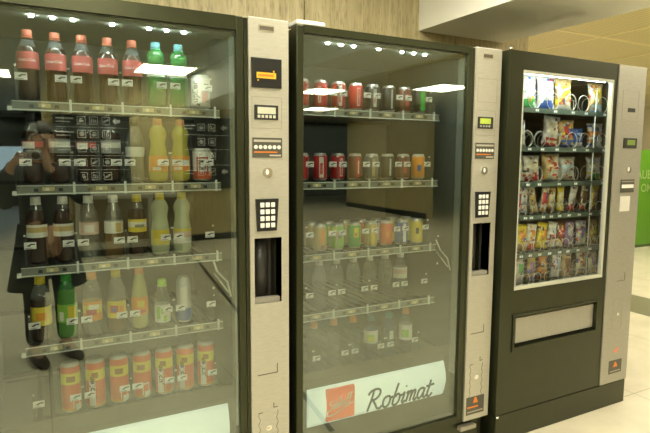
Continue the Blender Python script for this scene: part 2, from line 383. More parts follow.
def control_panel(t, px0, px1, org, first):
    """steel column with slots, display, keypad and change tray; all front features are sub-parts"""
    q = px0; zt, zb = 1.83, .136; yf = -.004
    ox0, ox1, oz0, oz1 = q+.016, q+.122, .822, 1.064
    mb = MB()
    for a in ((px0, ox0, zb, zt), (ox1, px1, zb, zt), (ox0, ox1, zb, oz0), (ox0, ox1, oz1, zt)): mb.box(a[0], a[1], yf, .05, a[2], a[3], STEEL)
    outline(mb, q+.010, q+.124, 1.455, 1.565, yf, SOFTLINE, .0016)
    if not first: outline(mb, q+.014, q+.128, 1.60, 1.703, yf, SOFTLINE, .0016)
    # bent flap mark and the wavy outline of the lock cover
    mb.box(q+.024, q+.104, yf-.001, yf+.001, .551, .5545, LINE); mb.box(q+.101, q+.104, yf-.001, yf+.001, .551, .588, LINE)
    for sgn in (-1, 1):
        pts = []
        for k in range(25):
            z = .405 - k*.0068; pts.append((q+.066+sgn*(.036+.0035*math.sin(k*1.15)), yf-.0002, z))
        mb.tube(pts, .0011, LINE, 4)
    mb.box(q+.026, q+.044, yf-.001, yf+.001, .404, .407, LINE); mb.box(q+.088, q+.104, yf-.001, yf+.001, .416, .419, LINE); mb.box(q+.086, q+.089, yf-.001, yf+.001, .416, .436, LINE)
    p = mb.build('control_panel', t, org)
    def sub(mb, n): return mb.build(n, p, org)
    if True:
        sub(MB().box(px0+.002, px1-.002, yf-.0005, .049, zt, zt+.003, WHITE), 'top_edge')
        m = MB(); m.box(q+.038, q+.096, yf-.002, yf, 1.789, 1.811, mat('slot_surround', (.42, .38, .28), .4)); m.box(q+.041, q+.093, yf-.0024, yf-.001, 1.792, 1.806, mat('slot_dark', (.10, .085, .055), .5)); sub(m, 'card_slot')
    if first:
        m = MB(); m.bbox(q+.009, q+.122, yf-.006, yf, 1.596, 1.698, JET, .002); sub(m, 'note_reader')
        m = MB(); m.box(q+.027, q+.099, yf-.0075, yf-.0055, 1.628, 1.648, YEL)
        m.box(q+.033, q+.090, yf-.0082, yf-.007, 1.634, 1.642, ORG); m.box(q+.088, q+.093, yf-.0082, yf-.0055, 1.650, 1.656, YEL); m.box(q+.030, q+.034, yf-.0082, yf-.0055, 1.618, 1.623, YEL); sub(m, 'arrow_sticker')
    m = MB(); m.bbox(q+.019, q+.109, yf-.005, yf, 1.486, 1.537, SOOT, .002)
    if first:
        m.box(q+.030, q+.098, yf-.006, yf-.0045, 1.506, 1.529, LCDW)
        for k in range(5): m.box(q+.030+k*.0145, q+.0395+k*.0145, yf-.006, yf-.0045, 1.492, 1.502, LCDW)
    else:
        m.box(q+.030, q+.092, yf-.006, yf-.0045, 1.506, 1.530, LCDG)
        for k in range(4): m.box(q+.030+k*.0165, q+.040+k*.0165, yf-.006, yf-.0045, 1.492, 1.500, SILVER)
    sub(m, 'display')
    m = MB(); m.box(q+.011, q+.124, yf-.002, yf, 1.353, 1.423, GREYP)
    m.box(q+.016, q+.119, yf-.0026, yf-.0015, 1.408, 1.416, mat('grey_print_light', (.5, .48, .4), .5)); m.box(q+.016, q+.105, yf-.0026, yf-.0015, 1.370, 1.3745, ORG); m.box(q+.075, q+.119, yf-.0026, yf-.0015, 1.358, 1.3635, mat('grey_print_light', (.5, .48, .4), .5))
    for k in range(6): m.prism([(q+.0235+k*.0176+.0072*math.cos(a*PI/6), 1.390+.0072*math.sin(a*PI/6)) for a in range(12)], yf-.0034, yf-.0015, WHITE)
    sub(m, 'instruction_plate')
    m = MB(); m.prism([(q+.066+.0185*math.cos(a*PI/12), 1.30+.0175*math.sin(a*PI/12)) for a in range(24)], yf-.007, yf, CHROME)
    m.prism([(q+.064+.006*math.cos(a*PI/6), 1.302+.010*math.sin(a*PI/6)) for a in range(12)], yf-.008, yf-.0065, mat('pale_lens', (.9, .88, .8), .3)); sub(m, 'coin_slot')
    m = MB(); m.prism([(q+.026, 1.09), (q+.100, 1.09), (q+.108, 1.206), (q+.020, 1.206)], yf-.007, yf, JET); kp = sub(m, 'keypad')
    m = MB()
    for r in range(4):
        for c in range(3): m.bbox(q+.036+c*.0205, q+.0515+c*.0205, yf-.0105, yf-.0065, 1.176-r*.0245, 1.193-r*.0245, WHITE, .0015, 1)
    sub(m, 'keypad_keys')
    m = MB(); d = .10
    m.box(ox0, ox1, d, d+.004, oz0, oz1, RECESS); m.box(ox0-.003, ox0, .0, d, oz0, oz1, RECESS); m.box(ox1, ox1+.003, .0, d, oz0, oz1, RECESS)
    m.box(ox0, ox1, .0, d, oz1, oz1+.003, RECESS); m.box(ox0, ox1, 0, d, oz0-.003, oz0, RECESS)
    m.lathe([(.030, 0), (.030, oz1-oz0-.03)], mat('grey_black_roller', (.045, .043, .036), .35), (ox0+ox1)/2-.006, .068, oz0+.022, 20)
    m.prism([(ox0+.004, oz0), (ox1-.004, oz0), (ox1-.004, oz0+.018), (ox0+.004, oz0+.018)], .004, .03, mat('grey_tray_lip', (.30, .29, .24), .4))
    sub(m, 'change_tray')
    m = MB(); m.prism([(q+.066+.013*math.cos(a*PI/8), .342+.011*math.sin(a*PI/8)) for a in range(16)], yf-.004, yf, CHROME); m.box(q+.060, q+.070, yf-.005, yf-.0035, .340, .344, SOFTLINE); sub(m, 'lock')
    m = MB(); m.box(q+.012, q+.122, yf-.001, yf, .162, .248, GREYP); m.prism([(q+.052, .216), (q+.084, .216), (q+.072, .243), (q+.062, .243)], yf-.0016, yf-.0005, ORG)
    m.box(q+.018, q+.085, yf-.0016, yf-.0005, .194, .201, ORG); m.box(q+.018, q+.115, yf-.0016, yf-.0005, .172, .178, SOFTLINE); sub(m, 'warning_sticker')
    return p

def drink_machine(name, label, x0, x1, px0, lay, first):
    org = (x0, 0, 0); t = empty(name, label, 'vending machine', org)
    px1 = x1; gx0, gx1 = x0+.030, px0-.042; gz0, gz1 = .170, (1.783 if first else 1.803)
    def P(mb, n, par=t): return mb.build(n, par, org)
    # carcass
    m = MB(); Y1 = .84
    m.box(x0+.004, x0+.030, .062, Y1, .10, 1.822, BLACK); m.box(x1-.030, x1-.004, .062, Y1, .10, 1.822, BLACK)
    m.box(x0+.030, x1-.030, .062, Y1, 1.808, 1.822, BLACK); m.box(x0+.030, x1-.030, .062, Y1, .10, .13, BLACK); m.box(x0+.030, x1-.030, Y1-.02, Y1, .13, 1.808, BLACK)
    P(m, 'cabinet')
    m = MB(); ix0, ix1 = gx0+.01, gx1-.005
    m.box(ix0, ix1, .60, .612, .46, 1.806, INNER); m.box(ix0-.01, ix0, .062, .61, .46, 1.806, INNER); m.box(ix1, ix1+.01, .062, .61, .46, 1.806, INNER)
    m.box(ix0, ix1, .062, .60, 1.796, 1.806, INNER); m.box(ix0, ix1, .062, .60, .44, .455, INNER)
    P(m, 'inner_lining')
    m = MB(); m.box(x0+.01, x1-.01, .03, .82, 0, .128, BLACK); P(m, 'plinth')
    # door frame
    m = MB(); yb = .055
    m.bbox(x0, gx0, 0, yb, .136, 1.83, BLACK, .004); m.bbox(gx1, px0-.016, 0, yb, .136, 1.83, BLACK, .003); m.bbox(px0-.014, px0-.001, .002, yb, .136, 1.829, BLACK, .002)
    m.box(gx0, gx1, 0, .02, gz1, 1.83, BLACK); m.box(gx0, gx1, .02, yb, gz1-.003, 1.83, mat('matt_black_header', (.03, .032, .024), .95, spec=0)); m.box(gx0, gx1, 0, yb, .136, gz0, BLACK)
    d = P(m, 'door_frame')
    P(MB().box(gx0+.001, gx1-.001, .010, .0135, gz0+.001, gz1-.001, GLASS), 'glass_pane')
    m = MB(); m.box(gx1-.011, gx1-.003, .016, .05, gz0+.2, gz1-.02, RAIL); P(m, 'lit_edge_strip')  # added pale strip standing in for the lit, reflecting inner edge
    m = MB(); m.box(gx0+.002, gx1-.002, .05, .06, gz0, (.515 if first else .497), mat('taupe_lower_panel', (.115, .105, .08), .55)); P(m, 'lower_panel')
    # LED strip under the top
    m = MB(); ly, lz = .038, (1.764 if first else 1.784)
    m.box(gx0+.012, gx1-.012, ly-.018, ly+.05, lz+.001, lz+.012, mat('grey_led_rail', (.10, .105, .085), .6)); ls = P(m, 'led_rail')
    for x in lay['led']: P(MB().box(x-.0052, x+.0052, ly-.0042, ly+.0042, lz-.004, lz+.001, LEDM), 'led_light', ls)
    # opal sign behind the lower glass: a bowed panel
    a0, a1, b0, b1 = lay['sign']; m = MB(); n = 10; pr = []
    for k in range(n+1):
        u = k/n; pr.append((b0+(b1-b0)*u, .046-.024*math.sin(PI*min(1, max(0, .04+.92*u)))))
    i = m.mi(LBOX); m.sm = True
    va = [(m.bm.verts.new((a0, y, z)), m.bm.verts.new((a1, y, z))) for z, y in pr]
    for k in range(n): m.face([va[k][0], va[k][1], va[k+1][1], va[k+1][0]], i)
    m.sm = False; m.face([v[0] for v in va], i); m.face([v[1] for v in reversed(va)], i); m.face([va[0][0], va[-1][0], va[-1][1], va[0][1]], i)
    sg = P(m, 'sign_panel')
    if not first:
        m = MB(); ys = .0195
        m.box(.982, 1.112, ys, ys+.012, .291, .423, RED); P(m, 'logo_plate', sg)
        m = MB(); script(m, 'Sielaff', .990, .335, .106, ys-.0002, WHITE, .24, .05, .18)
        m.ribbon([(.988, .335), (.985, .315), (1.02, .318), (1.06, .336), (1.104, .352)], .006, ys-.0002, ys-.0012, WHITE)
        P(m, 'logo_lettering', sg)
        m = MB(); script(m, 'Robimat', 1.168, .291, .352, .0205, INK, .205, .16); P(m, 'script_lettering', sg)
    # shelves
    for r, sh in enumerate(lay['shelves']):
        zb = sh['z']; n = sh['n']; sx0, sx1 = lay['rail']
        m = MB()
        for a in range(n):
            c = sh['x0']+a*sh['dx']; m.box(c-.026, c-.012, .085, .58, zb-.008, zb-.001, DARKIN); m.box(c+.012, c+.026, .085, .58, zb-.008, zb-.001, DARKIN)
        m.box(sx0+.01, sx1-.01, .12, .13, zb-.016, zb-.008, DARKIN); m.box(sx0+.01, sx1-.01, .55, .56, zb-.016, zb-.008, DARKIN)
        m.box(ix0, ix1, .565, .58, zb-.022, zb-.008, DARKIN)
        s = P(m, 'shelf')
        m = MB(); m.box(sx0, sx1, .068, .074, zb-.030, zb-.004, RAIL)
        m.tube([(sx0, .066, zb-.0045), (sx1, .066, zb-.0045)], .0017, BRIGHTP, 6); m.tube([(sx0, .065, zb-.030), (sx1, .065, zb-.030)], .0024, BRIGHTP, 6)
        m.box(sx0-.012, sx0, .064, .078, zb-.033, zb-.020, BRIGHTP); P(m, 'front_rail', s)
        cs = [sh['x0']+sh['dx']*(a+.5) for a in range(0, n, 2)]
        for c in cs:
            m = MB(); m.box(c-.017, c+.017, .062, .067, zb-.021, zb-.009, TAN); m.box(c-.008, c+.002, .060, .065, zb-.020, zb-.012, WHITE)
            for dx in (-.034, .034): m.box(c+dx-.006, c+dx+.006, .064, .0675, zb-.023, zb-.013, SOOT)
            P(m, 'rail_clip', s)
        for a in range(1, n, 2):
            c = sh['x0']+sh['dx']*(a+.5)-.004; P(MB().box(c-.0035, c+.0035, .060, .066, zb-.034, zb+.006, BRIGHTP), 'divider_post', s)
        for k, x in enumerate(sh['tags']):
            side = (.0205 if (k % 2 == 1) else -.0205) if k else -.014
            if k == len(sh['tags'])-1 and n == 8: side = .012
            m = MB(); m.box(x+side-.0012, x+side+.0012, .061, .0635, zb+.0, sh['tz']+.030, CLEARP); m.box(x+side-.003, x+side+.003, .0605, .064, sh['tz']+.028, sh['tz']+.034, WHITE); P(m, 'tag_holder', s)
        for x in sh['tags']:
            o = bpy.data.objects.new('price_tag', TAGMESH); COL.objects.link(o); o.parent = s
            o.location = (x-x0, .060, sh['tz'])
    # lift bracket on the inner right wall
    m = MB(); bx = ix1-.006
    m.tube([(bx-.055, .10, .985), (bx-.045, .08, .94), (bx-.01, .07, .90), (bx, .06, .845)], .004, BRIGHTP, 6); m.tube([(bx-.05, .10, .93), (bx-.006, .07, .86)], .003, BRIGHTP, 6)
    m.box(bx-.052, bx-.008, .075, .10, .905, .94, CLEARP)
    for z in (1.0, .875): m.box(bx-.062, bx-.054, .08, .084, z, z+.008, WHITE)
    P(m, 'lift_bracket')
    control_panel(t, px0, px1, org, first)
    m = MB(); m.bbox(x0-.001, x0+.115, -.002, .09, 1.8305, 1.846, WHITE, .004); P(m, 'hinge_cover')
    if not first: P(MB().bbox(px0-.01, px0+.085, -.0, .03, .085, .105, SOFTLINE, .003), 'foot_plate')
    return t

_tm = price_tag_mesh(0); TAGMESH = bpy.data.meshes.new('price_tag'); bmesh.ops.recalc_face_normals(_tm.bm, faces=_tm.bm.faces[:]); _tm.bm.to_mesh(TAGMESH); _tm.bm.free()
for q in _tm.mats: TAGMESH.materials.append(q)

M1X = [-.014+.0762*k for k in range(8)]; M1T = [-.034, .0725, .1155, .224, .2655, .3735, .418, .527]
M1Z = [1.522, 1.268, 1.014, .760, .506]; M1TZ = [1.590, 1.335, 1.080, .827, .571]
lay1 = dict(led=[.001, .057, .112, .223, .334, .389, .446], sign=(-.04, .578, .262, .450), rail=(-.062, .572),
            shelves=[dict(z=M1Z[r], n=8, x0=M1X[0], dx=.0762, tags=M1T, tz=M1TZ[r]) for r in range(5)])
M2X = [.915+.0815*k for k in range(8)]; M2X5 = [.880+.0935*k for k in range(7)]
M2Z = [1.546, 1.262, .976, .735, .468]; M2TZ = [1.604, 1.328, 1.053, .811, .549]
M2T = [.923, 1.024, 1.069, 1.180, 1.226, 1.338, 1.384, 1.491]
lay2 = dict(led=[.986, 1.043, 1.100, 1.216, 1.330, 1.388, 1.445], sign=(.903, 1.60, .273, .433), rail=(.882, 1.556),
            shelves=[dict(z=M2Z[r], n=8, x0=M2X[0], dx=.0815, tags=M2T, tz=M2TZ[r]) for r in range(4)] +
                    [dict(z=M2Z[4], n=7, x0=M2X5[0], dx=.0935, tags=[.955, 1.088, 1.136, 1.266, 1.316, 1.448], tz=M2TZ[4])])
drink_machine('drink_vending_machine', 'leftmost black glass fronted machine filled with bottles and tall cans', -.199, .8048, .6546, lay1, True)
drink_machine('drink_vending_machine', 'middle black glass fronted machine with a script sign below its cans', .838, 1.842, 1.692, lay2, False)

# ------------------------------------------------------------------ snack machine
def snack_machine():
    x0, x1 = 1.866, 2.850; org = (x0, -.032, 0)
    t = empty('snack_vending_machine', 'black snack machine with a brightly lit window and a steel hatch below', 'vending machine', org)
    def P(mb, n, par=t): return mb.build(n, par, org)
    px0 = 2.625; yf = -.032; zt = 1.834; yb = .055
    wx0, wx1, wz0, wz1 = 1.950, 2.590, .738, 1.752
    m = MB(); Y1 = .86
    m.box(x0+.004, x0+.03, yb+.005, Y1, .10, 1.826, BLACK); m.box(x1-.03, x1-.004, yb+.005, Y1, .10, 1.826, BLACK)
    m.box(x0+.03, x1-.03, yb+.005, Y1, 1.81, 1.826, BLACK); m.box(x0+.03, x1-.03, Y1-.02, Y1, .13, 1.81, BLACK); m.box(x0+.03, x1-.03, yb+.005, Y1, .10, .13, BLACK)
    P(m, 'cabinet')
    m = MB(); gx = mat('dark_green_lining', (.035, .05, .04), .5)
    m.box(1.93, 2.80, .56, .572, .66, 1.79, gx); m.box(1.915, 1.93, -.008, .57, .66, 1.79, gx); m.box(2.80, 2.81, .06, .57, .66, 1.79, gx)
    m.box(1.93, 2.80, .06, .56, 1.78, 1.79, gx); m.box(1.93, 2.80, .06, .56, .655, .665, gx); P(m, 'inner_lining')
    # door: front with a window and a hatch opening
    hx0, hx1, hz0, hz1 = 1.950, 2.572, .438, .620
    m = MB()
    m.box(x0, x0+.03, -.012, yb, .137, zt, BLACK); m.box(x0+.03, px0, -.012, yb, 1.80, zt, BLACK); m.box(x0+.03, px0, -.012, yb, .137, .16, BLACK)
    for a in ((x0, wx0, .137, zt), (wx1, px0, .137, zt), (wx0, wx1, wz1, zt), (wx0, wx1, hz1, wz0), (wx0, wx1, .137, hz0), (hx1, wx1, hz0, hz1)):
        m.box(a[0], a[1], yf, -.012, a[2], a[3], BLACK)
    P(m, 'door')
    m = MB(); BZ = mat('pale_bezel', (.58, .59, .50), .35, .2)
    m.box(wx0, wx1, yf-.004, -.016, wz1-.012, wz1, BZ); m.box(wx0, wx1, yf-.004, -.016, wz0, wz0+.016, BZ); m.box(wx0, wx0+.004, yf-.004, -.016, wz0+.016, wz1-.012, BZ); m.box(wx1-.013, wx1, yf-.004, -.016, wz0+.016, wz1-.012, BZ)
    P(m, 'window_bezel')
    P(MB().box(wx0+.008, wx1-.018, -.024, -.0205, wz0+.016, wz1-.012, see_through('thin_glass', (.95, .97, .95), .02, 0.)), 'glass_pane')
    m = MB(); m.box(1.96, 2.60, .0, .03, 1.748, 1.758, mat('white_light_tube', (1, 1, 1), .4, emit=(.93, 1, .93), es=26)); P(m, 'light_strip')
    m = MB(); m.box(2.585, 2.592, .055, .062, .70, 1.72, CLEARP); m.tube([(2.585, .056, .72), (2.585, .056, 1.70)], .0022, BRIGHTP, 5); P(m, 'inner_divider')
    m = MB(); m.box(hx0, hx1, .0, .05, hz0, hz1, SOOT)
    for a in ((hx0, hx0+.012, hz0, hz1), (hx1-.012, hx1, hz0, hz1), (hx0+.012, hx1-.012, hz1-.012, hz1), (hx0+.012, hx1-.012, hz0, hz0+.02)): m.box(a[0], a[1], yf-.006, .0, a[2], a[3], BLACK)
    h = P(m, 'hatch_frame')
    P(MB().bbox(1.985, 2.556, -.022, -.008, .470, .596, brushed('brushed_flap_steel', (.40, .39, .33), (260, 30, 30), .4, .45, .07), .003), 'hatch_flap', h)
    m = MB(); m.bbox(x0, x1, yf-.002, .84, 0.0, .134, BLACK, .004); P(m, 'plinth')
    P(MB().lathe([(.008, 0), (.008, .012)], CHROME, x0+.012, yf+.012, 1.834, 12), 'hinge_pin'); P(MB().lathe([(.007, 0), (.007, .010)], CHROME, x0+.003, yf-.008, .128, 12), 'foot_pin')
    # control column
    m = MB(); y3 = yf-.006
    m.box(px0, x1, y3, -.012, .137, 1.832, STEEL3); m.box(x1-.02, x1, -.012, yb, .137, 1.832, STEEL3)
    outline(m, 2.664, 2.798, 1.548, 1.707, y3, SOFTLINE, .0016); m.box(2.64, 2.835, y3-.0006, y3+.001, 1.782, 1.7835, SOFTLINE); m.box(2.64, 2.835, y3-.0006, y3+.001, 1.370, 1.3715, SOFTLINE)
    m.box(2.712, 2.778, y3-.001, y3+.001, .702, .7045, LINE); m.box(2.775, 2.778, y3-.001, y3+.001, .702, .745, LINE); m.box(2.745, 2.748, y3-.001, y3+.001, .706, .73, SOFTLINE)
    for sgn in (-1, 1):
        m.tube([(2.735+sgn*(.038+.004*math.sin(k*1.15)), y3-.0002, .600-k*.0075) for k in range(22)], .0011, SOFTLINE, 4)
    m.box(2.697, 2.773, y3-.0006, y3+.001, .599, .601, SOFTLINE); m.box(2.697, 2.773, y3-.0006, y3+.001, .441, .443, SOFTLINE)
    p = P(m, 'control_panel')
    m = MB(); m.box(2.712, 2.770, y3-.002, y3, 1.598, 1.618, SOOT); P(m, 'card_slot', p)
    m = MB(); m.bbox(2.690, 2.800, y3-.005, y3, 1.412, 1.464, SOOT, .002); m.box(2.716, 2.782, y3-.006, y3-.0045, 1.428, 1.455, mat('dim_green_lcd', (.16, .22, .05), .3, emit=(.3, .45, .05), es=.1)); P(m, 'display', p)
    m = MB(); m.prism([(2.745+.016*math.cos(a*PI/10), 1.30+.018*math.sin(a*PI/10)) for a in range(20)], y3-.006, y3, CHROME); m.prism([(2.742+.007*math.cos(a*PI/6), 1.302+.012*math.sin(a*PI/6)) for a in range(12)], y3-.0075, y3-.0055, mat('pale_lens', (.9, .88, .8), .3)); P(m, 'coin_slot', p)
    m = MB(); m.box(2.692, 2.802, y3-.003, y3, 1.180, 1.248, GREYP); m.box(2.697, 2.797, y3-.004, y3-.0025, 1.203, 1.222, WHITE); m.box(2.697, 2.797, y3-.004, y3-.0025, 1.235, 1.240, SOFTLINE); P(m, 'instruction_plate', p)
    P(MB().box(2.694, 2.776, y3-.002, y3, 1.080, 1.160, mat('pale_notice', (.72, .70, .62), .5)), 'notice', p)
    m = MB(); m.prism([(2.735+.010*math.cos(a*PI/8), .52+.010*math.sin(a*PI/8)) for a in range(16)], y3-.004, y3, CHROME); P(m, 'lock', p)
    m = MB(); m.prism([(2.722, .306), (2.748, .304), (2.766, .326), (2.762, .334), (2.745, .322), (2.727, .320)], y3-.0012, y3, mat('pinkish_red_print', (.85, .25, .16), .4)); P(m, 'swoosh_logo', p)
    m = MB(); m.box(2.690, 2.800, y3-.001, y3, .187, .262, GREYP); m.prism([(2.725, .222), (2.765, .222), (2.75, .25), (2.74, .25)], y3-.0016, y3-.0004, ORG); m.box(2.70, 2.79, y3-.0016, y3-.0004, .196, .202, SOFTLINE); P(m, 'warning_sticker', p)
    # shelves with wire spirals
    WIRE = mat('spiral_wire', (.55, .58, .52), .3, .5); TR = mat('tray_green_black', (.03, .05, .042), .4); LT = mat('tray_rail', (.07, .11, .09), .35)
    rows = []
    for r, (z, xs, rad) in enumerate(SNACK):
        m = MB(); m.box(1.935, 2.798, .062, .54, z-.016, z-.010, TR); m.box(1.935, 2.798, .054, .062, z-.024, z-.001, LT)
        s = P(m, 'shelf')
        for x in xs:
            sp = MB(); N = 5 if rad > .03 else 6
            sp.tube([(x+rad*math.cos(2*PI*k/12-.5*PI), .068+.45/N*(q+.03*k/12), z-.003+rad+rad*math.sin(2*PI*k/12-.5*PI)) for q in range(N) for k in range(13)], .0019, WIRE, 4)
            P(sp, 'spiral', s)
        for x in xs:
            lb = MB(); lb.box(x-.008, x+.002, .0525, .0545, z-.018, z-.007, TAGW); lb.box(x+.006, x+.014, .0525, .0545, z-.018, z-.007, TAGW); P(lb, 'price_tag', s)
    return t
SNACK = [(1.600, [2.145, 2.275, 2.405, 2.505, 2.655], .042), (1.413, [2.105, 2.195, 2.300, 2.430, 2.530, 2.668], .040), (1.240, [2.105, 2.185, 2.330, 2.455, 2.672], .040),
         (1.076, [2.098, 2.140, 2.226, 2.283, 2.345, 2.418, 2.497, 2.588, 2.678], .027), (.886, [2.082, 2.145, 2.212, 2.285, 2.360, 2.424, 2.503, 2.600, 2.708], .029), (.722, [2.090, 2.142, 2.222, 2.305, 2.403, 2.492, 2.615, 2.712], .029)]
snack_machine()
# ------------------------------------------------------------------ bottles and cans
def liq(n, c, r=.25): return mat(n, c, r, spec=.6)
COLA = liq('cola_liquid', (.035, .014, .008), .15); TEA = liq('amber_drink', (.16, .08, .02), .2)
FAN = liq('yellow_orange_drink', (.50, .45, .07)); LEM = liq('pale_lemon_drink', (.58, .62, .42)); JUI = liq('cloudy_juice', (.50, .50, .22))
GRB = see_through('green_bottle', (.10, .62, .16), .06, .05, .45, (.05, .42, .10)); GRD = liq('green_drink', (.10, .30, .06))
def C_(n, c): return mat(n, c, .42)
CR = C_('red_print', (.55, .10, .10)); CW = C_('white_print', (.85, .85, .82)); CO = C_('orange_label', (.85, .33, .03)); CY = C_('yellow_label', (.82, .66, .05))
CG = C_('green_label', (.28, .58, .08)); CDG = C_('green_cap', (.05, .40, .06)); CPK = C_('pinkish_label', (.75, .55, .50)); CBL = C_('blue_print', (.06, .15, .5)); CBK = C_('black_print', (.02, .02, .02))
CPE = C_('peach_cap', (.85, .38, .16)); CRC = C_('red_cap', (.42, .09, .05)); CBC = C_('bluish_cap', (.10, .30, .35)); CTN = C_('tan_print', (.62, .45, .18)); CBR = C_('brown_print', (.20, .06, .04)); CGY = mat('grey_can_print', (.30, .31, .32), .3, .4)
CDK = mat('dark_can_print', (.05, .05, .055), .28, .3); CRM = mat('red_can_print', (.66, .045, .05), .28, .15); COR = C_('orange_red_print', (.78, .16, .05)); CLG = C_('lime_cap', (.35, .72, .05)); CMET = mat('silver_can_print', (.66, .68, .70), .28, .45)
STRAIGHT = [(.022, 0), (.030, .004), (.0318, .012), (.0318, .135), (.030, .150), (.022, .172), (.0145, .186), (.0125, .196)]
CONTOUR = [(.022, 0), (.030, .005), (.0315, .020), (.0300, .050), (.0285, .066), (.0300, .085), (.0325, .098), (.0325, .142), (.0295, .156), (.021, .175), (.0140, .188), (.0125, .197)]
WAISTED = [(.022, 0), (.031, .006), (.0335, .022), (.0330, .088), (.0300, .108), (.0262, .126), (.0275, .142), (.0315, .158), (.0300, .172), (.021, .186), (.0135, .194), (.0125, .199)]
SLIM = [(.020, 0), (.027, .004), (.0285, .012), (.0285, .085), (.026, .105), (.019, .128), (.0135, .140), (.0125, .147)]
BIG = [(.022, 0), (.030, .005), (.0335, .016), (.0325, .05), (.0335, .075), (.0325, .10), (.0335, .130), (.031, .150), (.022, .172), (.0140, .184), (.0130, .190)]
def rad_at(prof, z):
    for (r0, z0), (r1, z1) in zip(prof, prof[1:]):
        if z0 <= z <= z1: return r0+(r1-r0)*(z-z0)/max(1e-6, z1-z0)
    return prof[-1][0]
def bottle(prof, fill, body, cap, lz, lab, text=None, tcol=None, deco=None, level=.82):
    """a bottle standing at its own origin, front towards -y; parts: body, drink, cap, label"""
    prof = [(r*.93, z) if z < prof[-1][1]-.02 else (r, z) for r, z in prof]; t = empty('drink_bottle'); top = prof[-1][1]
    if fill is None:
        b = MB().lathe(prof, body, seg=20).build('bottle_body', t)
    else:
        zl = top*level; lo = [p for p in prof if p[1] < zl]; rl = rad_at(prof, zl)
        ms = [fill]*len(lo) + [body]*(len(prof)-len(lo))
        b = MB().lathe(lo+[(rl, zl)]+prof[len(lo):], None, seg=20, ms=ms).build('bottle_body', t)
    c = MB().lathe([(.0148, top-.004), (.0152, top), (.0150, top+.013), (.0135, top+.0155)], cap, seg=18); c.lathe([(.0162, top-.009), (.0162, top-.005)], cap, seg=18); c.build('cap', t)
    if lab:
        z0, z1 = lz; n = 5; pr = [(rad_at(prof, z0+(z1-z0)*k/n)+.0006, z0+(z1-z0)*k/n) for k in range(n+1)]
        l = MB().lathe(pr, None, seg=24, cap=False, ms=[lab[min(len(lab)-1, int(k*len(lab)/n))] for k in range(n)])
        r = max(p[0] for p in pr)+.0005
        if deco:
            for (a0, a1, u0, u1, m) in deco: patch(l, r, a0, a1, z0+(z1-z0)*u0, z0+(z1-z0)*u1, m)
        if text:
            for a in (-.1, PI): wrap_text(l, text, r+.0004, a, (z0+z1)/2, .052, tcol, shear=.35, bold=.03)
        l.build('label', t)
    return t
def can(bands, h=.115, r=.0331, deco=(), text=None, tcol=None, ta=0, vertical=True, tw=.07):
    t = empty('drink_can')
    n = len(bands); z0, z1 = .008, h-.010
    prof = [(r*.70, 0), (r*.79, .001), (r, z0)] + [(r, z0+(z1-z0)*u) for _, u in bands] + [(r-.0045, h-.003), (r-.005, h)]
    ms = [SILVER, SILVER] + [m for m, _ in bands] + [SILVER, SILVER]
    b = MB().lathe(prof, None, seg=24, ms=ms)
    for (a0, a1, u0, u1, m) in deco: patch(b, r+.0004, a0, a1, z0+(z1-z0)*u0, z0+(z1-z0)*u1, m)
    if text: wrap_text(b, text, r+.0008, ta, z0+(z1-z0)*(.45 if vertical else .6), tw, tcol, bold=.03, vertical=vertical)
    b.build('can_body', t)
    l = MB().lathe([(r-.0058, h-.0006), (r-.0058, h+.0012), (r-.0075, h+.0012), (r-.008, h-.003)], SILVER, seg=20); l.box(-.005, .005, -.016, .004, h-.003, h-.0012, SILVER); l.build('lid', t)
    return t

def grab(t):
    PROTO_OBJS.extend([o for o in bpy.data.objects if o.parent == t and o not in PROTO_OBJS]); return t
USED = set()
def put(t, x, y, z, label, cat, group=None, jit=.12):
    o = t if t.name not in USED else copy_tree(t)
    USED.add(t.name); o.location = (x, y, z+.0005); o.rotation_euler = (0, 0, -math.atan2(x, 1.95)+rnd.uniform(-jit, jit)); tag(o, label, cat, group); return o

RC = (-.55, .1, .1, .9, CW)
cola = grab(bottle(CONTOUR, COLA, WATERB, CRC, (.095, .146), [CR], 'Coca-Cola', CW))
colad = grab(bottle(CONTOUR, COLA, WATERB, CBK, (.095, .140), [CBK, CR, CR, CBK], None, CW, [(-.9, .3, .3, .75, CW)]))
cold = grab(bottle(CONTOUR, COLA, WATERB, CBK, (.095, .140), [CGY, CW, CGY], None))
clearw = grab(bottle(CONTOUR, None, WATERB, CBK, (.085, .118), [CW], None))
green = grab(bottle(WAISTED, None, GRB, CBC, (.100, .126), [CW], None, deco=[(-.8, .5, .2, .8, CDG)]))
fanta = grab(bottle(WAISTED, FAN, FAN, CPE, (.036, .088), [CO], None, deco=[(-.2, 1.2, .35, .75, CW), (-.7, .2, .08, .28, CW)], level=.9))
can_w = grab(can([(CW, 1)], .115, text='Jupiler', tcol=CBK, ta=-.62, tw=.088, deco=[(.1, .8, .15, .55, CR), (.35, .9, .5, .8, CBK)]))
can_b = grab(can([(COR, .28), (CW, 1)], .115, deco=[(-.55, .75, .20, .80, CR), (-.42, .62, .27, .74, CW), (-.3, .5, .34, .68, CBK), (-.1, .3, .42, .60, CW)]))
whitecap = grab(bottle(STRAIGHT, COLA, WATERB, CW, (.085, .125), [CW, CTN, CW], None, level=.86))
pinkb = grab(bottle(STRAIGHT, None, WATERB, CW, (.085, .125), [CPK], None, deco=[(-.5, .5, .2, .8, CW)]))
whiteb = grab(bottle(STRAIGHT, TEA, WATERB, CW, (.085, .125), [CW], None, deco=[(.2, .9, .1, .9, CTN)], level=.6))
teab = grab(bottle(STRAIGHT, COLA, WATERB, CY, (.085, .128), [CY, CW, CW, CY], None, deco=[(-.4, .7, .35, .6, CGY)]))
lemon = grab(bottle(WAISTED, LEM, LEM, CY, (.036, .088), [CY], None, level=.9))
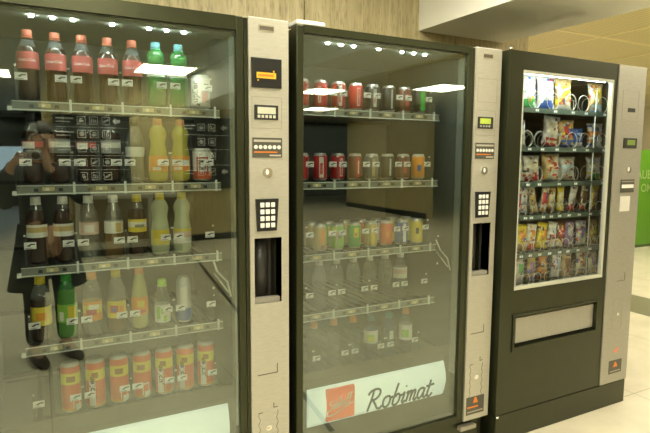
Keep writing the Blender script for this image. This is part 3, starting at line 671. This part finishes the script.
lemon2 = grab(bottle(WAISTED, LEM, LEM, CY, (.036, .088), [CW, CPK, CY], None, level=.9))
darkyel = grab(bottle(STRAIGHT, COLA, WATERB, CY, (.055, .115), [CY], None, deco=[(-.5, .5, .3, .7, CO)], level=.7))
greenb = grab(bottle(STRAIGHT, GRD, GRB, CDG, (.055, .115), [CG], None, deco=[(.1, 1.0, .2, .9, CY), (-.8, -.3, .1, .6, CW)]))
peach = grab(bottle(STRAIGHT, None, WATERB, CPE, (.05, .115), [CO, CY, CO], None, deco=[(-.6, .5, .3, .6, CR), (-.3, .8, .6, .85, CW)]))
yelred = grab(bottle(STRAIGHT, TEA, WATERB, CY, (.05, .108), [CY], None, deco=[(-.7, .2, .3, .75, CR), (-.5, 0, .4, .6, CBL), (.3, .9, .1, .7, CO)], level=.55))
juice = grab(bottle([(.022, 0), (.028, .005), (.029, .02), (.029, .11), (.027, .135), (.021, .165), (.0145, .188), (.0125, .198)], JUI, JUI, CPE, (.05, .112), [CO], None, deco=[(-.4, .5, .45, .8, CY), (-.5, .6, .1, .3, CR)], level=.92))
small = grab(bottle(SLIM, None, WATERB, CLG, (.012, .075), [CW], None, deco=[(-.7, -.2, .2, .9, CG), (.2, .6, .05, .4, CLG), (-.1, .3, .5, .8, CG)]))
slimcan = grab(can([(CBL, .3), (CMET, 1)], .165, .0255, deco=[(-.5, .4, .35, .85, CW)]))
tall_a = grab(can([(CO, .06), (COR, .60), (CY, .85), (COR, 1)], .168, .0300, deco=[(-.75, -.02, .02, .60, CW), (-.4, .3, .66, .79, C_('brown_lettering', (.35, .14, .02)))], text='Jupiler', tcol=CBK, ta=-.38, tw=.075))
tall_b = grab(can([(CO, .06), (COR, .60), (CY, .85), (COR, 1)], .168, .0300, deco=[(.1, .9, .30, .34, CW), (.8, .9, .12, .34, CW), (.1, .2, .06, .34, CW), (-.5, .4, .66, .79, C_('brown_lettering', (.35, .14, .02))), (.35, 1.1, .0, .14, CW)]))

ORD = ['first', 'second', 'third', 'fourth', 'fifth', 'sixth', 'seventh', 'eighth']
ROW = ['top', 'second', 'middle', 'fourth', 'lowest']
BY = .118
M1 = [[(cola, 'cola bottle with red cap and red label', 'bottle')]*5 + [(green, 'green bottle with bluish cap', 'bottle')]*2 + [(can_w, 'white can with black upright lettering', 'can')],
      [(colad, 'dark cola bottle with red label', 'bottle'), (cold, 'dark cola bottle with grey label', 'bottle'), (colad, 'dark cola bottle with red label', 'bottle'), (cold, 'dark cola bottle with grey label', 'bottle'), (clearw, 'clear bottle with small white label', 'bottle')] + [(fanta, 'yellow orangeade bottle with orange cap', 'bottle')]*2 + [(can_b, 'white and red can with shield emblem', 'can')],
      [(whitecap, 'dark bottle with white cap and pale label', 'bottle')]*2 + [(pinkb, 'clear bottle with pinkish label', 'bottle'), (whiteb, 'brownish bottle with white label', 'bottle'), (teab, 'dark bottle with yellow cap and yellow rimmed label', 'bottle'), (lemon, 'pale waisted bottle with bright yellow label', 'bottle'), (lemon2, 'pale waisted bottle with pink and yellow label', 'bottle'), None],
      [(darkyel, 'dark bottle with yellow cap and yellow label', 'bottle'), (greenb, 'green bottle with green cap and lime label', 'bottle'), (peach, 'clear bottle with orange cap and orange yellow label', 'bottle'), (yelred, 'amber bottle with yellow cap and colourful label', 'bottle'), (juice, 'cloudy juice bottle with orange cap', 'bottle'), (small, 'small clear bottle with lime cap', 'bottle'), (slimcan, 'slim silver and blue can', 'can'), None],
      [None] + [(tall_b, 'tall orange beer can with yellow band', 'can'), (tall_a, 'tall orange beer can with white panel', 'can'), (tall_b, 'tall orange beer can with yellow band', 'can'), (tall_b, 'tall orange beer can with yellow band', 'can'), (tall_a, 'tall orange beer can with white panel', 'can'), (tall_a, 'tall orange beer can with white panel', 'can'), (tall_a, 'tall orange beer can with white panel', 'can')]]
def fill(M, Xs, Zs, where, bys=None):
    for r, row in enumerate(M):
        for k, it in enumerate(row):
            if not it: continue
            t, lb, cat = it; pos = ORD[k]
            put(t, Xs[r][k], BY+.0*k, Zs[r], f'{lb}, {pos} slot, {ROW[r]} shelf, {where} machine', cat, f'drinks on the {ROW[r]} shelf of the {where} machine')
fill(M1, [M1X]*5, M1Z, 'left')

def cc(main, *deco, band=None, h=.108): return grab(can(band or [(main, 1)], h, .0285, deco=deco))
redc = cc(CRM, (-.1, .5, .1, .9, CRM), (-.25, .15, .15, .85, CW), (-.15, .06, .2, .8, CRM)); redw = cc(CRM, (-.1, .55, .05, .95, CW), (.0, .4, .2, .7, CRM)); redp = cc(CRM, (.25, .7, .1, .9, CW), (.32, .62, .15, .85, CRM))
dsil = cc(CDK, (.2, .7, .1, .9, CMET), (.3, .5, .25, .6, CR)); sil = cc(CDK, (.3, .6, .05, .95, CMET)); dred = cc(CBR, (.2, .7, .2, .8, CR)); grn = cc(CDK, (.25, 1.1, .05, .95, CDG))  # silver and green right-hand stripes paint the light falling on dark cans
brn = cc(CBR, (.2, .8, .05, .95, CRM), (.4, .6, .2, .8, CW)); gsb = cc(CGY, (.2, .6, .1, .9, CTN)); grey2 = cc(CDK, (.2, .5, .1, .9, CMET)); orng = cc(CO, (-.1, .5, .3, .6, CBL), (-.6, -.1, .1, .9, CO))  # the silver stripe on the dark can is painted light too
tanc = cc(CTN, (.1, .7, .3, .9, CO), (.1, .7, 0, .2, CBR)); g1 = cc(CG, (0, .7, .45, .75, CR), (.1, .6, .5, .65, CBL), (-.4, 0, .7, .95, CY)); g2 = cc(CDG, (0, .7, .45, .9, CY), (.1, .5, .5, .65, CR)); yt = cc(CTN, (.2, .8, .05, .95, CY)); orr = cc(COR, (.0, .4, .3, .6, CO)); wb = cc(CBL, (.2, .7, .05, .95, CW)); yl = cc(CY, (-.1, .4, .4, .7, CBK))
def n_(t, s): return (t, s, 'can')
M2 = [[n_(redc, 'red can'), n_(redc, 'red can with pale stripe'), n_(redw, 'red and white can'), n_(redp, 'plain red can'), n_(dsil, 'dark silver can with painted highlight'), n_(sil, 'silver black can with painted lit edge'), n_(dred, 'brown red can'), n_(grn, 'green can with painted dark shaded side')],
      [n_(redc, 'red can'), n_(redw, 'red and white can'), n_(redp, 'plain red can'), n_(brn, 'brownish red can'), n_(gsb, 'grey can with tan stripe'), n_(grey2, 'dark silver can with painted highlight'), n_(dred, 'brown red can'), n_(orng, 'orange can with blue emblem')],
      [None, n_(tanc, 'tan and orange can'), n_(g1, 'lime green can with red and blue emblem'), n_(g2, 'green and yellow can'), n_(yt, 'tan and yellow can'), n_(orr, 'orange red can'), n_(wb, 'blue and white can'), n_(yl, 'bright yellow can')]]
fill(M2, [M2X]*3, M2Z, 'middle')
for r, k, t in ((2, 1, tanc), (2, 2, g2), (2, 3, yt), (2, 4, orr), (2, 5, wb), (2, 6, yl), (2, 7, yl)):
    put(t, M2X[k]+.004, BY+.085, M2Z[r], f'rear can behind the front one, {ORD[k]} slot, middle shelf, middle machine', 'can', 'rear cans on the middle shelf of the middle machine')
wat = grab(bottle(BIG, None, WATERB, CW, (.10, .14), [CLEARP], None)); watl = grab(bottle(BIG, None, WATERB, CW, (.09, .14), [CW, CPK, CW], None))
for k in range(1, 7):
    put(watl if k == 6 else wat, M2X[k], BY+.004, M2Z[3], ('clear water bottle with white label' if k == 6 else 'clear unlabelled water bottle') + f', {ORD[k]} slot, fourth shelf, middle machine', 'bottle', 'water bottles on the fourth shelf')
wo = grab(bottle(STRAIGHT, None, WATERB, CPE, (.05, .10), [CLEARP], None)); wbl = see_through('bluish_bottle', (.62, .74, .88), .07, .05, .2, (.5, .62, .8))
wb1 = grab(bottle(BIG, None, wbl, CBC, (.085, .14), [CW], None, deco=[(-.5, .6, .1, .7, CG), (-.4, .4, .2, .5, CY)])); wb2 = grab(bottle(BIG, None, wbl, CBC, (.085, .14), [CLEARP], None, deco=[(.1, .7, .1, .8, CW)])); wb3 = grab(bottle(STRAIGHT, None, WATERB, CPE, (.07, .14), [CW], None, deco=[(-.5, .6, .2, .7, CG)]))
for k, (t, d) in enumerate([(wo, 'clear bottle with orange cap'), (wo, 'clear bottle with orange cap'), (wo, 'clear bottle with orange cap'), (wb1, 'bluish bottle with green label'), (wb2, 'bluish bottle with white patch'), (wb3, 'clear bottle with white green label')]):
    put(t, M2X5[k+1], BY+.004, M2Z[4], f'{d}, {ORD[k]} on lowest shelf, middle machine', 'bottle', 'bottles on the lowest shelf of the middle machine')

# ------------------------------------------------------------------ snacks
def packet(w, h, d, mats, pat, nx=8, nz=12):
    """sealed pillow packet standing on its lower seam; pat(u, v) picks the print"""
    mb = MB(); mb.sm = True; idx = [mb.mi(m) for m in mats]; cell = {}
    def pick(i, j):
        q = pat((i+.5)/nx, (j+.5)/nz); k = (i//2, j//2)
        if k not in cell: cell[k] = rnd.random()
        if cell[k] < .30 and 1 <= j < nz-1: return rnd.randrange(len(mats))
        return q if q < len(mats) else 0
    def P(u, v, s):
        seal = min(1, min(v, 1-v)/.09); b = (max(0, 1-abs(2*u-1)**2.4))**.6 * (max(0, math.sin(PI*min(1, max(0, (v-.05)/.9)))))**.5 if seal > .5 else 0
        px = (u-.5)*w*(1-.10*math.sin(PI*v)*1.0 + (.04 if seal < 1 else 0)); wr = .30*math.sin(13*u+9*v+w*90)*math.sin(19*v+5*u+w*70)
        return (px, s*(d/2*b*(1+wr)+.0006), v*h)
    for s in (-1, 1):
        g = [[mb.bm.verts.new(P(i/nx, j/nz, s)) for i in range(nx+1)] for j in range(nz+1)]
        for j in range(nz):
            for i in range(nx):
                q = [g[j][i], g[j][i+1], g[j+1][i+1], g[j+1][i]]
                mb.face(q if s < 0 else q[::-1], idx[pick(i, j)])
        if s < 0: A = g
    B = g; e = [(A[0], B[0]), (A[-1], B[-1]), ([r[0] for r in A], [r[0] for r in B]), ([r[-1] for r in A], [r[-1] for r in B])]
    for a, b in e:
        for k in range(len(a)-1): mb.face([a[k], a[k+1], b[k+1], b[k]], idx[0])
    return mb
SM = {k: mat('foil_'+k, c, .22, .15, spec=.7, noise=.5, nscale=28) for k, c in dict(white=(.82, .83, .8), green=(.06, .45, .10), blue=(.05, .14, .55), yellow=(.80, .58, .03), tan=(.55, .40, .18), orange=(.70, .24, .03), red=(.60, .05, .04), brown=(.16, .06, .02), purple=(.30, .20, .45), silver=(.55, .58, .60), sky=(.40, .58, .75), dark=(.05, .05, .04), cream=(.75, .68, .48), pale=(.62, .66, .58)).items()}
def pat_band(u, v):
    if v < .08 or v > .92: return 0
    if .38 < v < .66: return 1
    return 2 if (.2 < u < .8 and .68 < v < .85) else 0
def pat_blob(u, v):
    d = (u-.5)**2*2.2+(v-.58)**2*2.5
    if d < .12: return 1
    return 2 if v < .28 and .12 < u < .85 else 0
def pat_side(u, v): return 1 if u < .28 else (2 if (.4 < v < .7 and u > .4) else 0)
def pat_long(u, v): return 1 if .25 < v < .75 and .15 < u < .85 else (2 if v < .18 else 0)
PT = dict(band=pat_band, blob=pat_blob, side=pat_side, long=pat_long)
def snack(x, r, w, h, d, cols, pat, lab, cat='snack', lean=0, yaw=0, y=.10, back=.0, nm='crisp_packet'):
    z = SNACK[r][0]; h *= (1.10, 1.04, 1.03, 1.0, 1.0, 1.0)[r]
    extra = rnd.sample(['red', 'blue', 'yellow', 'white', 'dark', 'brown', 'cream'], 3); o = packet(w, h, d, [SM[c] for c in list(cols)+extra], PT[pat]).build(nm)
    o.rotation_euler = (-.07+back, lean, yaw*.8); gap = .075 if nm == 'candy_bar' or r > 3 else .09; q = 0 if y < .15 else (1 if y < .25 else 2)
    o.location = (x, .069+gap*(q+.5)-.004, z+.003+abs(math.sin(lean))*w*.5); tag(o, lab, cat, f'snacks on the {["top", "second", "third", "fourth", "fifth", "lowest"][r]} shelf of the snack machine'); return o
B = 'of the snack machine'
snack(2.047, 0, .06, .150, .035, ('green', 'white', 'green'), 'side', 'green packet in the upper left corner of the snack window')
snack(2.140, 0, .105, .150, .05, ('white', 'pale', 'green'), 'blob', 'white packet with green base on the top snack shelf', yaw=-.25)
snack(2.270, 0, .105, .150, .05, ('white', 'sky', 'blue'), 'blob', 'white packet with blue base on the top snack shelf', yaw=-.25)
snack(2.205, 0, .06, .135, .03, ('blue', 'green', 'white'), 'band', 'blue packet set back between the two white ones', y=.2)
snack(2.400, 0, .105, .145, .05, ('tan', 'yellow', 'white'), 'blob', 'tan and yellow packet on the top snack shelf', yaw=-.25)
snack(2.385, 0, .085, .150, .04, ('white', 'brown', 'sky'), 'band', 'white and brown packet leaning behind the tan and yellow one', y=.18, lean=-.1)
snack(2.510, 0, .08, .115, .04, ('dark', 'yellow', 'tan'), 'blob', 'dark small packet set back on the top snack shelf', y=.17)
snack(2.655, 0, .095, .140, .045, ('tan', 'yellow', 'sky'), 'blob', 'packet with yellow disc right of the glass divider on the top shelf', yaw=-.3)
snack(2.105, 1, .06, .125, .035, ('white', 'silver', 'pale'), 'band', 'white grey packet at the left end of the second snack shelf', yaw=-.2)
snack(2.172, 1, .078, .135, .035, ('orange', 'brown', 'tan'), 'blob', 'brown orange packet set back behind an empty spiral', y=.28, lean=.1)
snack(2.268, 1, .075, .140, .035, ('orange', 'red', 'brown'), 'band', 'orange red packet set back beside the brown orange one', y=.26, lean=.08)
snack(2.310, 1, .095, .145, .045, ('white', 'cream', 'red'), 'blob', 'white packet with red base leaning on the second snack shelf', lean=.13, yaw=-.3)
snack(2.435, 1, .105, .135, .05, ('tan', 'red', 'blue'), 'blob', 'tan packet with red middle on the second snack shelf', yaw=-.25)
snack(2.425, 1, .06, .14, .03, ('sky', 'blue', 'blue'), 'band', 'light blue packet behind the tan packet with red middle', y=.19, lean=-.15)
snack(2.530, 1, .065, .095, .035, ('blue', 'sky', 'white'), 'blob', 'small blue packet by the divider on the second shelf', yaw=-.2)
snack(2.668, 1, .10, .125, .045, ('white', 'orange', 'blue'), 'band', 'white orange and blue packet right of the divider on second shelf', yaw=-.3)
snack(2.105, 2, .055, .115, .03, ('pale', 'white', 'green'), 'band', 'pale green packet at the left end of the third snack shelf', lean=-.06)
snack(2.188, 2, .105, .125, .045, ('white', 'cream', 'red'), 'blob', 'white and red packet on the third snack shelf', yaw=-.2)
snack(2.330, 2, .115, .135, .055, ('cream', 'tan', 'red'), 'side', 'broad cream packet with tan side on the third snack shelf', yaw=-.2)
snack(2.455, 2, .110, .120, .05, ('silver', 'sky', 'pale'), 'blob', 'silvery blue packet on the third snack shelf', yaw=-.2)
snack(2.672, 2, .095, .120, .045, ('silver', 'white', 'green'), 'blob', 'silver packet right of the divider on the third snack shelf', yaw=-.3)
bars4 = [(2.098, ('white', 'red', 'cream'), .12, 'red and white bar'), (2.140, ('white', 'silver', 'sky'), .16, 'white silver bar'), (2.226, ('cream', 'tan', 'tan'), -.16, 'cream bar tilted left'), (2.283, ('cream', 'red', 'tan'), .20, 'cream and red bar tilted right'), (2.345, ('tan', 'cream', 'brown'), .10, 'tan bar'), (2.418, ('yellow', 'cream', 'yellow'), .04, 'yellow bar'), (2.497, ('white', 'silver', 'red'), .22, 'white bar with red tip'), (2.588, ('cream', 'brown', 'red'), .22, 'cream and brown bar'), (2.678, ('yellow', 'tan', 'brown'), .2, 'yellow bar right of the divider')]
for x, c, ln, d in bars4: snack(x-.01, 3, .046, .135, .022, c, 'long', f'{d} standing on the fourth snack shelf', lean=ln, yaw=-.3, nm='candy_bar')
bars5 = [(2.082, ('yellow', 'yellow', 'white'), 0, .04, 'narrow yellow packet at the left end'), (2.140, ('yellow', 'orange', 'tan'), .08, .065, 'yellow orange packet'), (2.207, ('white', 'orange', 'red'), .10, .06, 'white orange packet'), (2.283, ('yellow', 'orange', 'yellow'), .14, .07, 'large bright yellow packet'), (2.358, ('white', 'sky', 'silver'), .14, .06, 'white and blue packet'), (2.422, ('brown', 'red', 'white'), .10, .065, 'brown packet with red middle'), (2.500, ('purple', 'silver', 'purple'), .05, .065, 'purple packet'), (2.600, ('silver', 'purple', 'pale'), .0, .07, 'silver purple packet'), (2.705, ('tan', 'yellow', 'brown'), -.05, .06, 'tan yellow packet right of the divider')]
for x, c, ln, w, d in bars5: snack(x-.008, 4, w, .135, .028, c, 'blob', f'{d} on the fifth snack shelf', lean=ln, yaw=-.25)
bars6 = [(2.090, ('yellow', 'orange', 'yellow'), 0, .045, 'yellow packet at the left end'), (2.140, ('white', 'green', 'white'), .05, .05, 'white and green packet'), (2.222, ('tan', 'purple', 'purple'), .06, .055, 'tan and purple packet'), (2.303, ('orange', 'tan', 'brown'), .08, .06, 'orange brown packet'), (2.400, ('white', 'sky', 'silver'), .15, .06, 'white and light blue packet'), (2.490, ('tan', 'brown', 'tan'), .05, .065, 'brown tan packet'), (2.615, ('cream', 'tan', 'brown'), .0, .07, 'cream packet'), (2.710, ('cream', 'purple', 'tan'), .0, .06, 'cream and purple packet')]
for x, c, ln, w, d in bars6: snack(x-.008, 5, w, .130, .028, c, 'blob', f'{d} on the lowest snack shelf', lean=ln, yaw=-.25)

# ------------------------------------------------------------------ things opposite, seen mirrored in the glass
PIC = mat('white_pictogram', (.78, .80, .82), .4)
def sign(nm, label, x0, x1, z0, z1, cols, rows, left_text):
    y = -6.80; t = empty(nm, label, 'sign', ((x0+x1)/2, y, z0)); org = ((x0+x1)/2, y, z0)
    MB().bbox(x0, x1, y, y+.035, z0, z1, JET, .006).build('board', t, org)
    yf = y+.036; m = MB(); W = x1-x0; H = z1-z0
    # seen from the hall the board faces +y; x grows to the right of the mirror image
    def ring(cx, cz, a, w=.010):
        for b in ((cx-a, cx+a, cz+a-w, cz+a), (cx-a, cx+a, cz-a, cz-a+w), (cx-a, cx-a+w, cz-a+w, cz+a-w), (cx+a-w, cx+a, cz-a+w, cz+a-w)): m.box(b[0], b[1], yf, yf+.001, b[2], b[3], PIC)
    for r, (zf, n, txt, arrow) in enumerate(rows):
        cz = z0+H*zf
        for c in range(n):
            cx = x0+W*(cols[0]+(cols[1]-cols[0])*c); a = .058; ring(cx, cz, a); v = (r*3+c) % 4
            if v == 0: m.box(cx-.03, cx+.03, yf, yf+.001, cz-.03, cz+.01, PIC); m.box(cx-.02, cx+.02, yf, yf+.001, cz+.018, cz+.03, PIC)
            elif v == 1:
                for k in range(3): m.box(cx-.034+k*.026, cx-.02+k*.026, yf, yf+.001, cz-.034, cz+.034-.012*k, PIC)
            elif v == 2: m.prism([(cx-.036, cz-.034), (cx+.036, cz+.004), (cx+.036, cz+.034), (cx-.036, cz-.004)], yf+.001, yf, PIC)
            else: m.prism([(cx+.034*math.cos(k*PI/6), cz+.034*math.sin(k*PI/6)) for k in range(12)], yf+.001, yf, PIC)
        if txt:
            for q in (-1, 1): m.box(x0+W*left_text[0], x0+W*(left_text[1]-.04*(q < 0)), yf, yf+.001, cz+q*.024-.008, cz+q*.024+.008, PIC)
        if arrow:
            cx = x0+W*arrow; m.prism([(cx-.055, cz), (cx, cz-.05), (cx, cz-.022), (cx+.05, cz-.022), (cx+.05, cz+.022), (cx, cz+.022), (cx, cz+.05)], yf+.001, yf, PIC)
        if r: m.box(x0+.03, x1-.03, yf, yf+.001, cz+H*.095-.004, cz+H*.095+.004, PIC)
    m.build('pictograms', t, org); return t
sign('pictogram_sign', 'wide black pictogram sign mirrored behind the left bottles of the second shelf', .20, 1.235, .93, 1.95, (.36, .52, 1), [(.92, 3, True, .82), (.73, 3, True, None), (.53, 3, True, None), (.33, 3, True, None), (.13, 3, False, None)], (.04, .26))
sign('pictogram_sign', 'narrower black pictogram sign mirrored behind the can on the second shelf', 2.02, 2.80, .84, 1.98, (.38, .60), [(.86, 2, True, .86), (.66, 2, False, None), (.46, 2, False, None), (.24, 2, True, .86)], (.04, .26))
t = empty('low_cabinet', 'low pale grey cabinet with brown panels mirrored in the left glass', 'cabinet', (1.1, -6.35, 0)); org = (1.1, -6.35, 0)
PG = mat('pale_grey_frame', (.45, .43, .35), .45); BP = mat('brown_panel', (.16, .12, .06), .4)
m = MB(); m.box(.40, 1.83, -6.78, -5.96, .12, .78, BP); m.build('carcass', t, org)
m = MB(); m.bbox(.38, 1.85, -6.79, -5.93, .78, .83, PG, .006); m.build('top', t, org)
m = MB()
for x in (.40, .84, 1.33, 1.78): m.box(x, x+.06, -5.96, -5.935, .10, .78, PG)
m.box(.40, 1.84, -5.96, -5.936, .10, .20, PG); m.build('front_frame', t, org)
m = MB(); m.box(.43, 1.80, -6.76, -5.99, 0, .12, JET); m.build('plinth', t, org)
t2 = empty('dark_kiosk', 'dark kiosk mirrored behind the red cans in the middle glass', 'kiosk', (5.2, -11.6, 0)); org = (5.2, -11.6, 0)
MB().bbox(4.2, 6.2, -12.2, -11.0, .08, 1.9, mat('kiosk_dark', (.02, .022, .026), .4), .02).build('body', t2, org); MB().box(4.25, 6.15, -12.15, -11.05, 0, .08, JET).build('plinth', t2, org)
MB().bbox(4.9, 5.5, -11.01, -10.97, 1.25, 1.62, mat('bluish_screen', (.03, .035, .06), .3, emit=(.25, .3, .6), es=.12), .005).build('screen', t2, org)

# ------------------------------------------------------------------ the photographer, mirrored in the left glass
def skin(name, V, E_, m, parent=None, sub=2, root=0, org=(0, 0, 0)):
    me = bpy.data.meshes.new(name); me.from_pydata([tuple(Vector(v[0])-Vector(org)) for v in V], E_, []); o = bpy.data.objects.new(name, me); COL.objects.link(o)
    sk = o.modifiers.new('skin', 'SKIN'); sk.use_smooth_shade = True
    for k, d in enumerate(me.skin_vertices[0].data):
        r = V[k][1]; d.radius = r if isinstance(r, tuple) else (r, r); d.use_root = (k == root)
    sb = o.modifiers.new('smooth', 'SUBSURF'); sb.levels = sub; sb.render_levels = sub
    me.materials.append(m)
    if parent: o.parent = parent
    return o
SKINM = mat('skin', (.50, .30, .20), .5); COAT = mat('black_coat', (.012, .012, .014), .7); TRS = mat('dark_trousers', (.018, .018, .022), .7); SHOE = mat('brown_black_shoe', (.03, .02, .014), .4); HAIR = mat('dark_hair', (.025, .015, .01), .6)
PO = (.02, -2.13, 0)
pr = empty('person', 'person in long black coat and dark trousers photographing, mirrored in the left glass', 'person', PO)
R_ = Vector((.93, -.36, 0)); F_ = Vector((.36, .93, 0)); U_ = Vector((0, 0, 1)); O_ = Vector(PO)
def L(a, f, z): return O_ + R_*a + F_*f + U_*z
fwd = -Vector(CAMM.col[2][:3]); rgt = Vector(CAMM.col[0][:3]); upv = Vector(CAMM.col[1][:3]); CP_ = Vector(CAMM.translation)
cb = CP_ - fwd*.046
HL = cb - rgt*.062 - fwd*.012 - upv*.012; HR = cb + rgt*.062 - fwd*.012 - upv*.012
V = [(L(0, 0, .82), (.135, .10)), (L(0, 0, .98), (.12, .09)), (L(0, .01, 1.14), (.14, .10)), (L(0, .0, 1.25), (.10, .075)), (L(0, .01, 1.315), .048), (L(0, .035, 1.375), (.058, .062)), (L(0, .045, 1.44), (.072, .085)), (L(0, .035, 1.51), (.068, .08)), (L(0, .03, 1.545), (.045, .055))]
E_ = [(i, i+1) for i in range(8)]
def add(p, r, prev):
    V.append((p, r)); E_.append((prev, len(V)-1)); return len(V)-1
for sg, H in ((-1, HL), (1, HR)):
    a = add(L(sg*.165, -.005, 1.255), .058, 3); b = add(L(sg*.255, .05, 1.04), .042, a); w = add(H - F_*.07 + R_*sg*.045 - U_*.055, .026, b); h = add(H - F_*.02 + R_*sg*.022 - U_*.02, (.030, .016), w)
    for k in range(4):
        q = H + R_*sg*(.012) + upv*(.024-.016*k); ln = (.92, 1, .96, .8)[k]
        f1 = add(q - fwd*.004 + rgt*sg*.014, .0085, h); f2 = add(q + fwd*.022*ln + rgt*sg*.006, .0078, f1); add(q + fwd*.030*ln - rgt*sg*.016*ln, .0068, f2)
    t1 = add(H - fwd*.022 - upv*.018 + rgt*sg*.006, .010, h); add(H - fwd*.020 - upv*.012 - rgt*sg*.022, .0082, t1)
    hp = add(L(sg*.088, 0, .76), .088, 0); kn = add(L(sg*.095, .015, .44), .056, hp); an = add(L(sg*.10, -.005, .085), .038, kn); add(L(sg*.115, .12, .04), (.036, .026), an)
body = skin('body', V, E_, SKINM, pr, 1, 0, PO)
# face
def blob(name, p, r, m, sc=(1, 1, 1), par=None):
    mb = MB(); prof = [(max(.0004, r*math.sin(PI*k/8)), -r*math.cos(PI*k/8)*sc[2]) for k in range(9)]; mb.lathe(prof, m, 0, 0, 0, 14, sx=sc[0], sy=sc[1]); o = mb.build(name, par); o.location = Vector(p)-Vector(PO); o.rotation_euler = (0, 0, -.37); return o
blob('nose', L(0, .135, 1.43), .016, SKINM, (.8, 1.1, 1.5), pr)
for sg in (-1, 1):
    blob('eye', L(sg*.030, .122, 1.458), .010, mat('eye_dark', (.05, .03, .02), .2), (1.3, .6, .8), pr); blob('ear', L(sg*.078, .03, 1.44), .024, SKINM, (.4, .8, 1.3), pr)
blob('mouth', L(0, .118, 1.392), .018, mat('lips', (.42, .17, .14), .5), (1.3, .4, .4), pr)
mb = MB(); mb.sm = True
hp_ = [(.086*math.sin(PI*k/12), .084*math.cos(PI*k/12)) for k in range(1, 8)]
mb.lathe([(r*1.0, z) for r, z in reversed(hp_)], HAIR, 0, 0, 0, 20, sx=.98, sy=1.15); o = mb.build('hair', pr); o.location = L(0, .015, 1.495)-O_; o.rotation_euler = (.25, 0, -.37)
# coat: sleeves and body in one, flared skirt open at the front
Vc = [(L(0, 0, .84), (.175, .125)), (L(0, 0, 1.0), (.155, .115)), (L(0, .01, 1.15), (.165, .12)), (L(0, 0, 1.262), (.11, .085)), (L(0, .0, 1.295), (.066, .06))]
Ec = [(0, 1), (1, 2), (2, 3), (3, 4)]
for sg, H in ((-1, HL), (1, HR)):
    n = len(Vc); Vc += [(L(sg*.17, -.005, 1.262), .075), (L(sg*.262, .05, 1.035), .060), (H - F_*.085 + R_*sg*.055 - U_*.066, .045)]; Ec += [(3, n), (n, n+1), (n+1, n+2)]
coat = skin('coat', Vc, Ec, COAT, pr, 1, 0, PO)
mb = MB(); mb.sm = True; i = mb.mi(COAT); g = []
for z, rx, ry in ((.92, .165, .118), (.80, .185, .135), (.65, .215, .165), (.50, .245, .195)):
    row = []
    for k in range(29):
        a = PI/2+.28 + (2*PI-.56)*k/28; q = 1+.03*math.sin(a*7)*(1-z)
        row.append((L(rx*q*math.cos(a), ry*q*math.sin(a), z)-O_))
    g.append(row)
gi = [[mb.bm.verts.new(p) for p in row] for row in g]; gj = [[mb.bm.verts.new(Vector((p.x*.94, p.y*.94, p.z))) for p in row] for row in g]
for a, b in ((gi, False), (gj, True)):
    for j in range(3):
        for k in range(28):
            q = [a[j][k], a[j][k+1], a[j+1][k+1], a[j+1][k]]; mb.face(q[::-1] if b else q, i)
for k in range(28): mb.face([gi[3][k], gi[3][k+1], gj[3][k+1], gj[3][k]], i)
for e in (0, 28):
    for j in range(3): mb.face([gi[j][e], gi[j+1][e], gj[j+1][e], gj[j][e]], i)
mb.build('coat_skirt', pr)
for sg in (-1, 1):
    skin('trouser_leg', [(L(sg*.07, 0, .84), .10), (L(sg*.092, 0, .74), .098), (L(sg*.096, .015, .44), .072), (L(sg*.10, -.005, .10), .060)], [(0, 1), (1, 2), (2, 3)], TRS, pr, 1, 0, PO)
    mb = MB(); mb.sm = True; n = 12; rows_ = []
    for f, w, h in ((-.075, .022, .05), (-.06, .036, .085), (0, .042, .095), (.06, .046, .075), (.13, .046, .052), (.175, .030, .035), (.19, .012, .02)):
        rows_.append([mb.bm.verts.new(L(sg*(.10+.08*max(0, f))+w*math.cos(2*PI*k/n), f, max(.001, h/2+h/2*math.sin(2*PI*k/n)))-O_) for k in range(n)])
    i = mb.mi(SHOE)
    for a, b in zip(rows_, rows_[1:]):
        for k in range(n): mb.face([a[k], a[(k+1) % n], b[(k+1) % n], b[k]], i)
    mb.face(rows_[0][::-1], i); mb.face(rows_[-1], i); mb.build('shoe', pr)
# the compact camera in the hands, its lens just behind the point of view
cm = empty('compact_camera', 'small silver camera held up in both hands, mirrored in the left glass', 'camera'); cm.matrix_world = Matrix.Translation(cb) @ CAMM.to_3x3().to_4x4()
MB().bbox(-.048, .048, -.029, .029, -.012, .012, mat('silver_camera', (.5, .5, .5), .3, .6), .004).build('camera_body', cm)
MB().lathe([(.022, -.012), (.022, -.024), (.018, -.024), (.018, -.036), (.012, -.036), (.010, -.030)], JET, seg=24).build('lens', cm)
MB().box(.020, .040, .029, .032, -.004, .004, JET).build('shutter_button', cm)

# ------------------------------------------------------------------ light and view
w = bpy.data.worlds.new('dim_hall'); S.world = w; w.use_nodes = True
w.node_tree.nodes['Background'].inputs[0].default_value = (1, .93, .74, 1); w.node_tree.nodes['Background'].inputs[1].default_value = .15
vs = S.view_settings; vs.view_transform = 'Standard'; vs.look = 'None'; vs.exposure = .7; vs.gamma = 1; vs.use_curve_mapping = False
S.display_settings.display_device = 'sRGB'
S.cycles.max_bounces = 10; S.cycles.transparent_max_bounces = 24; S.cycles.glossy_bounces = 5; S.cycles.diffuse_bounces = 4
S.cycles.use_denoising = True; S.cycles.sample_clamp_indirect = 4
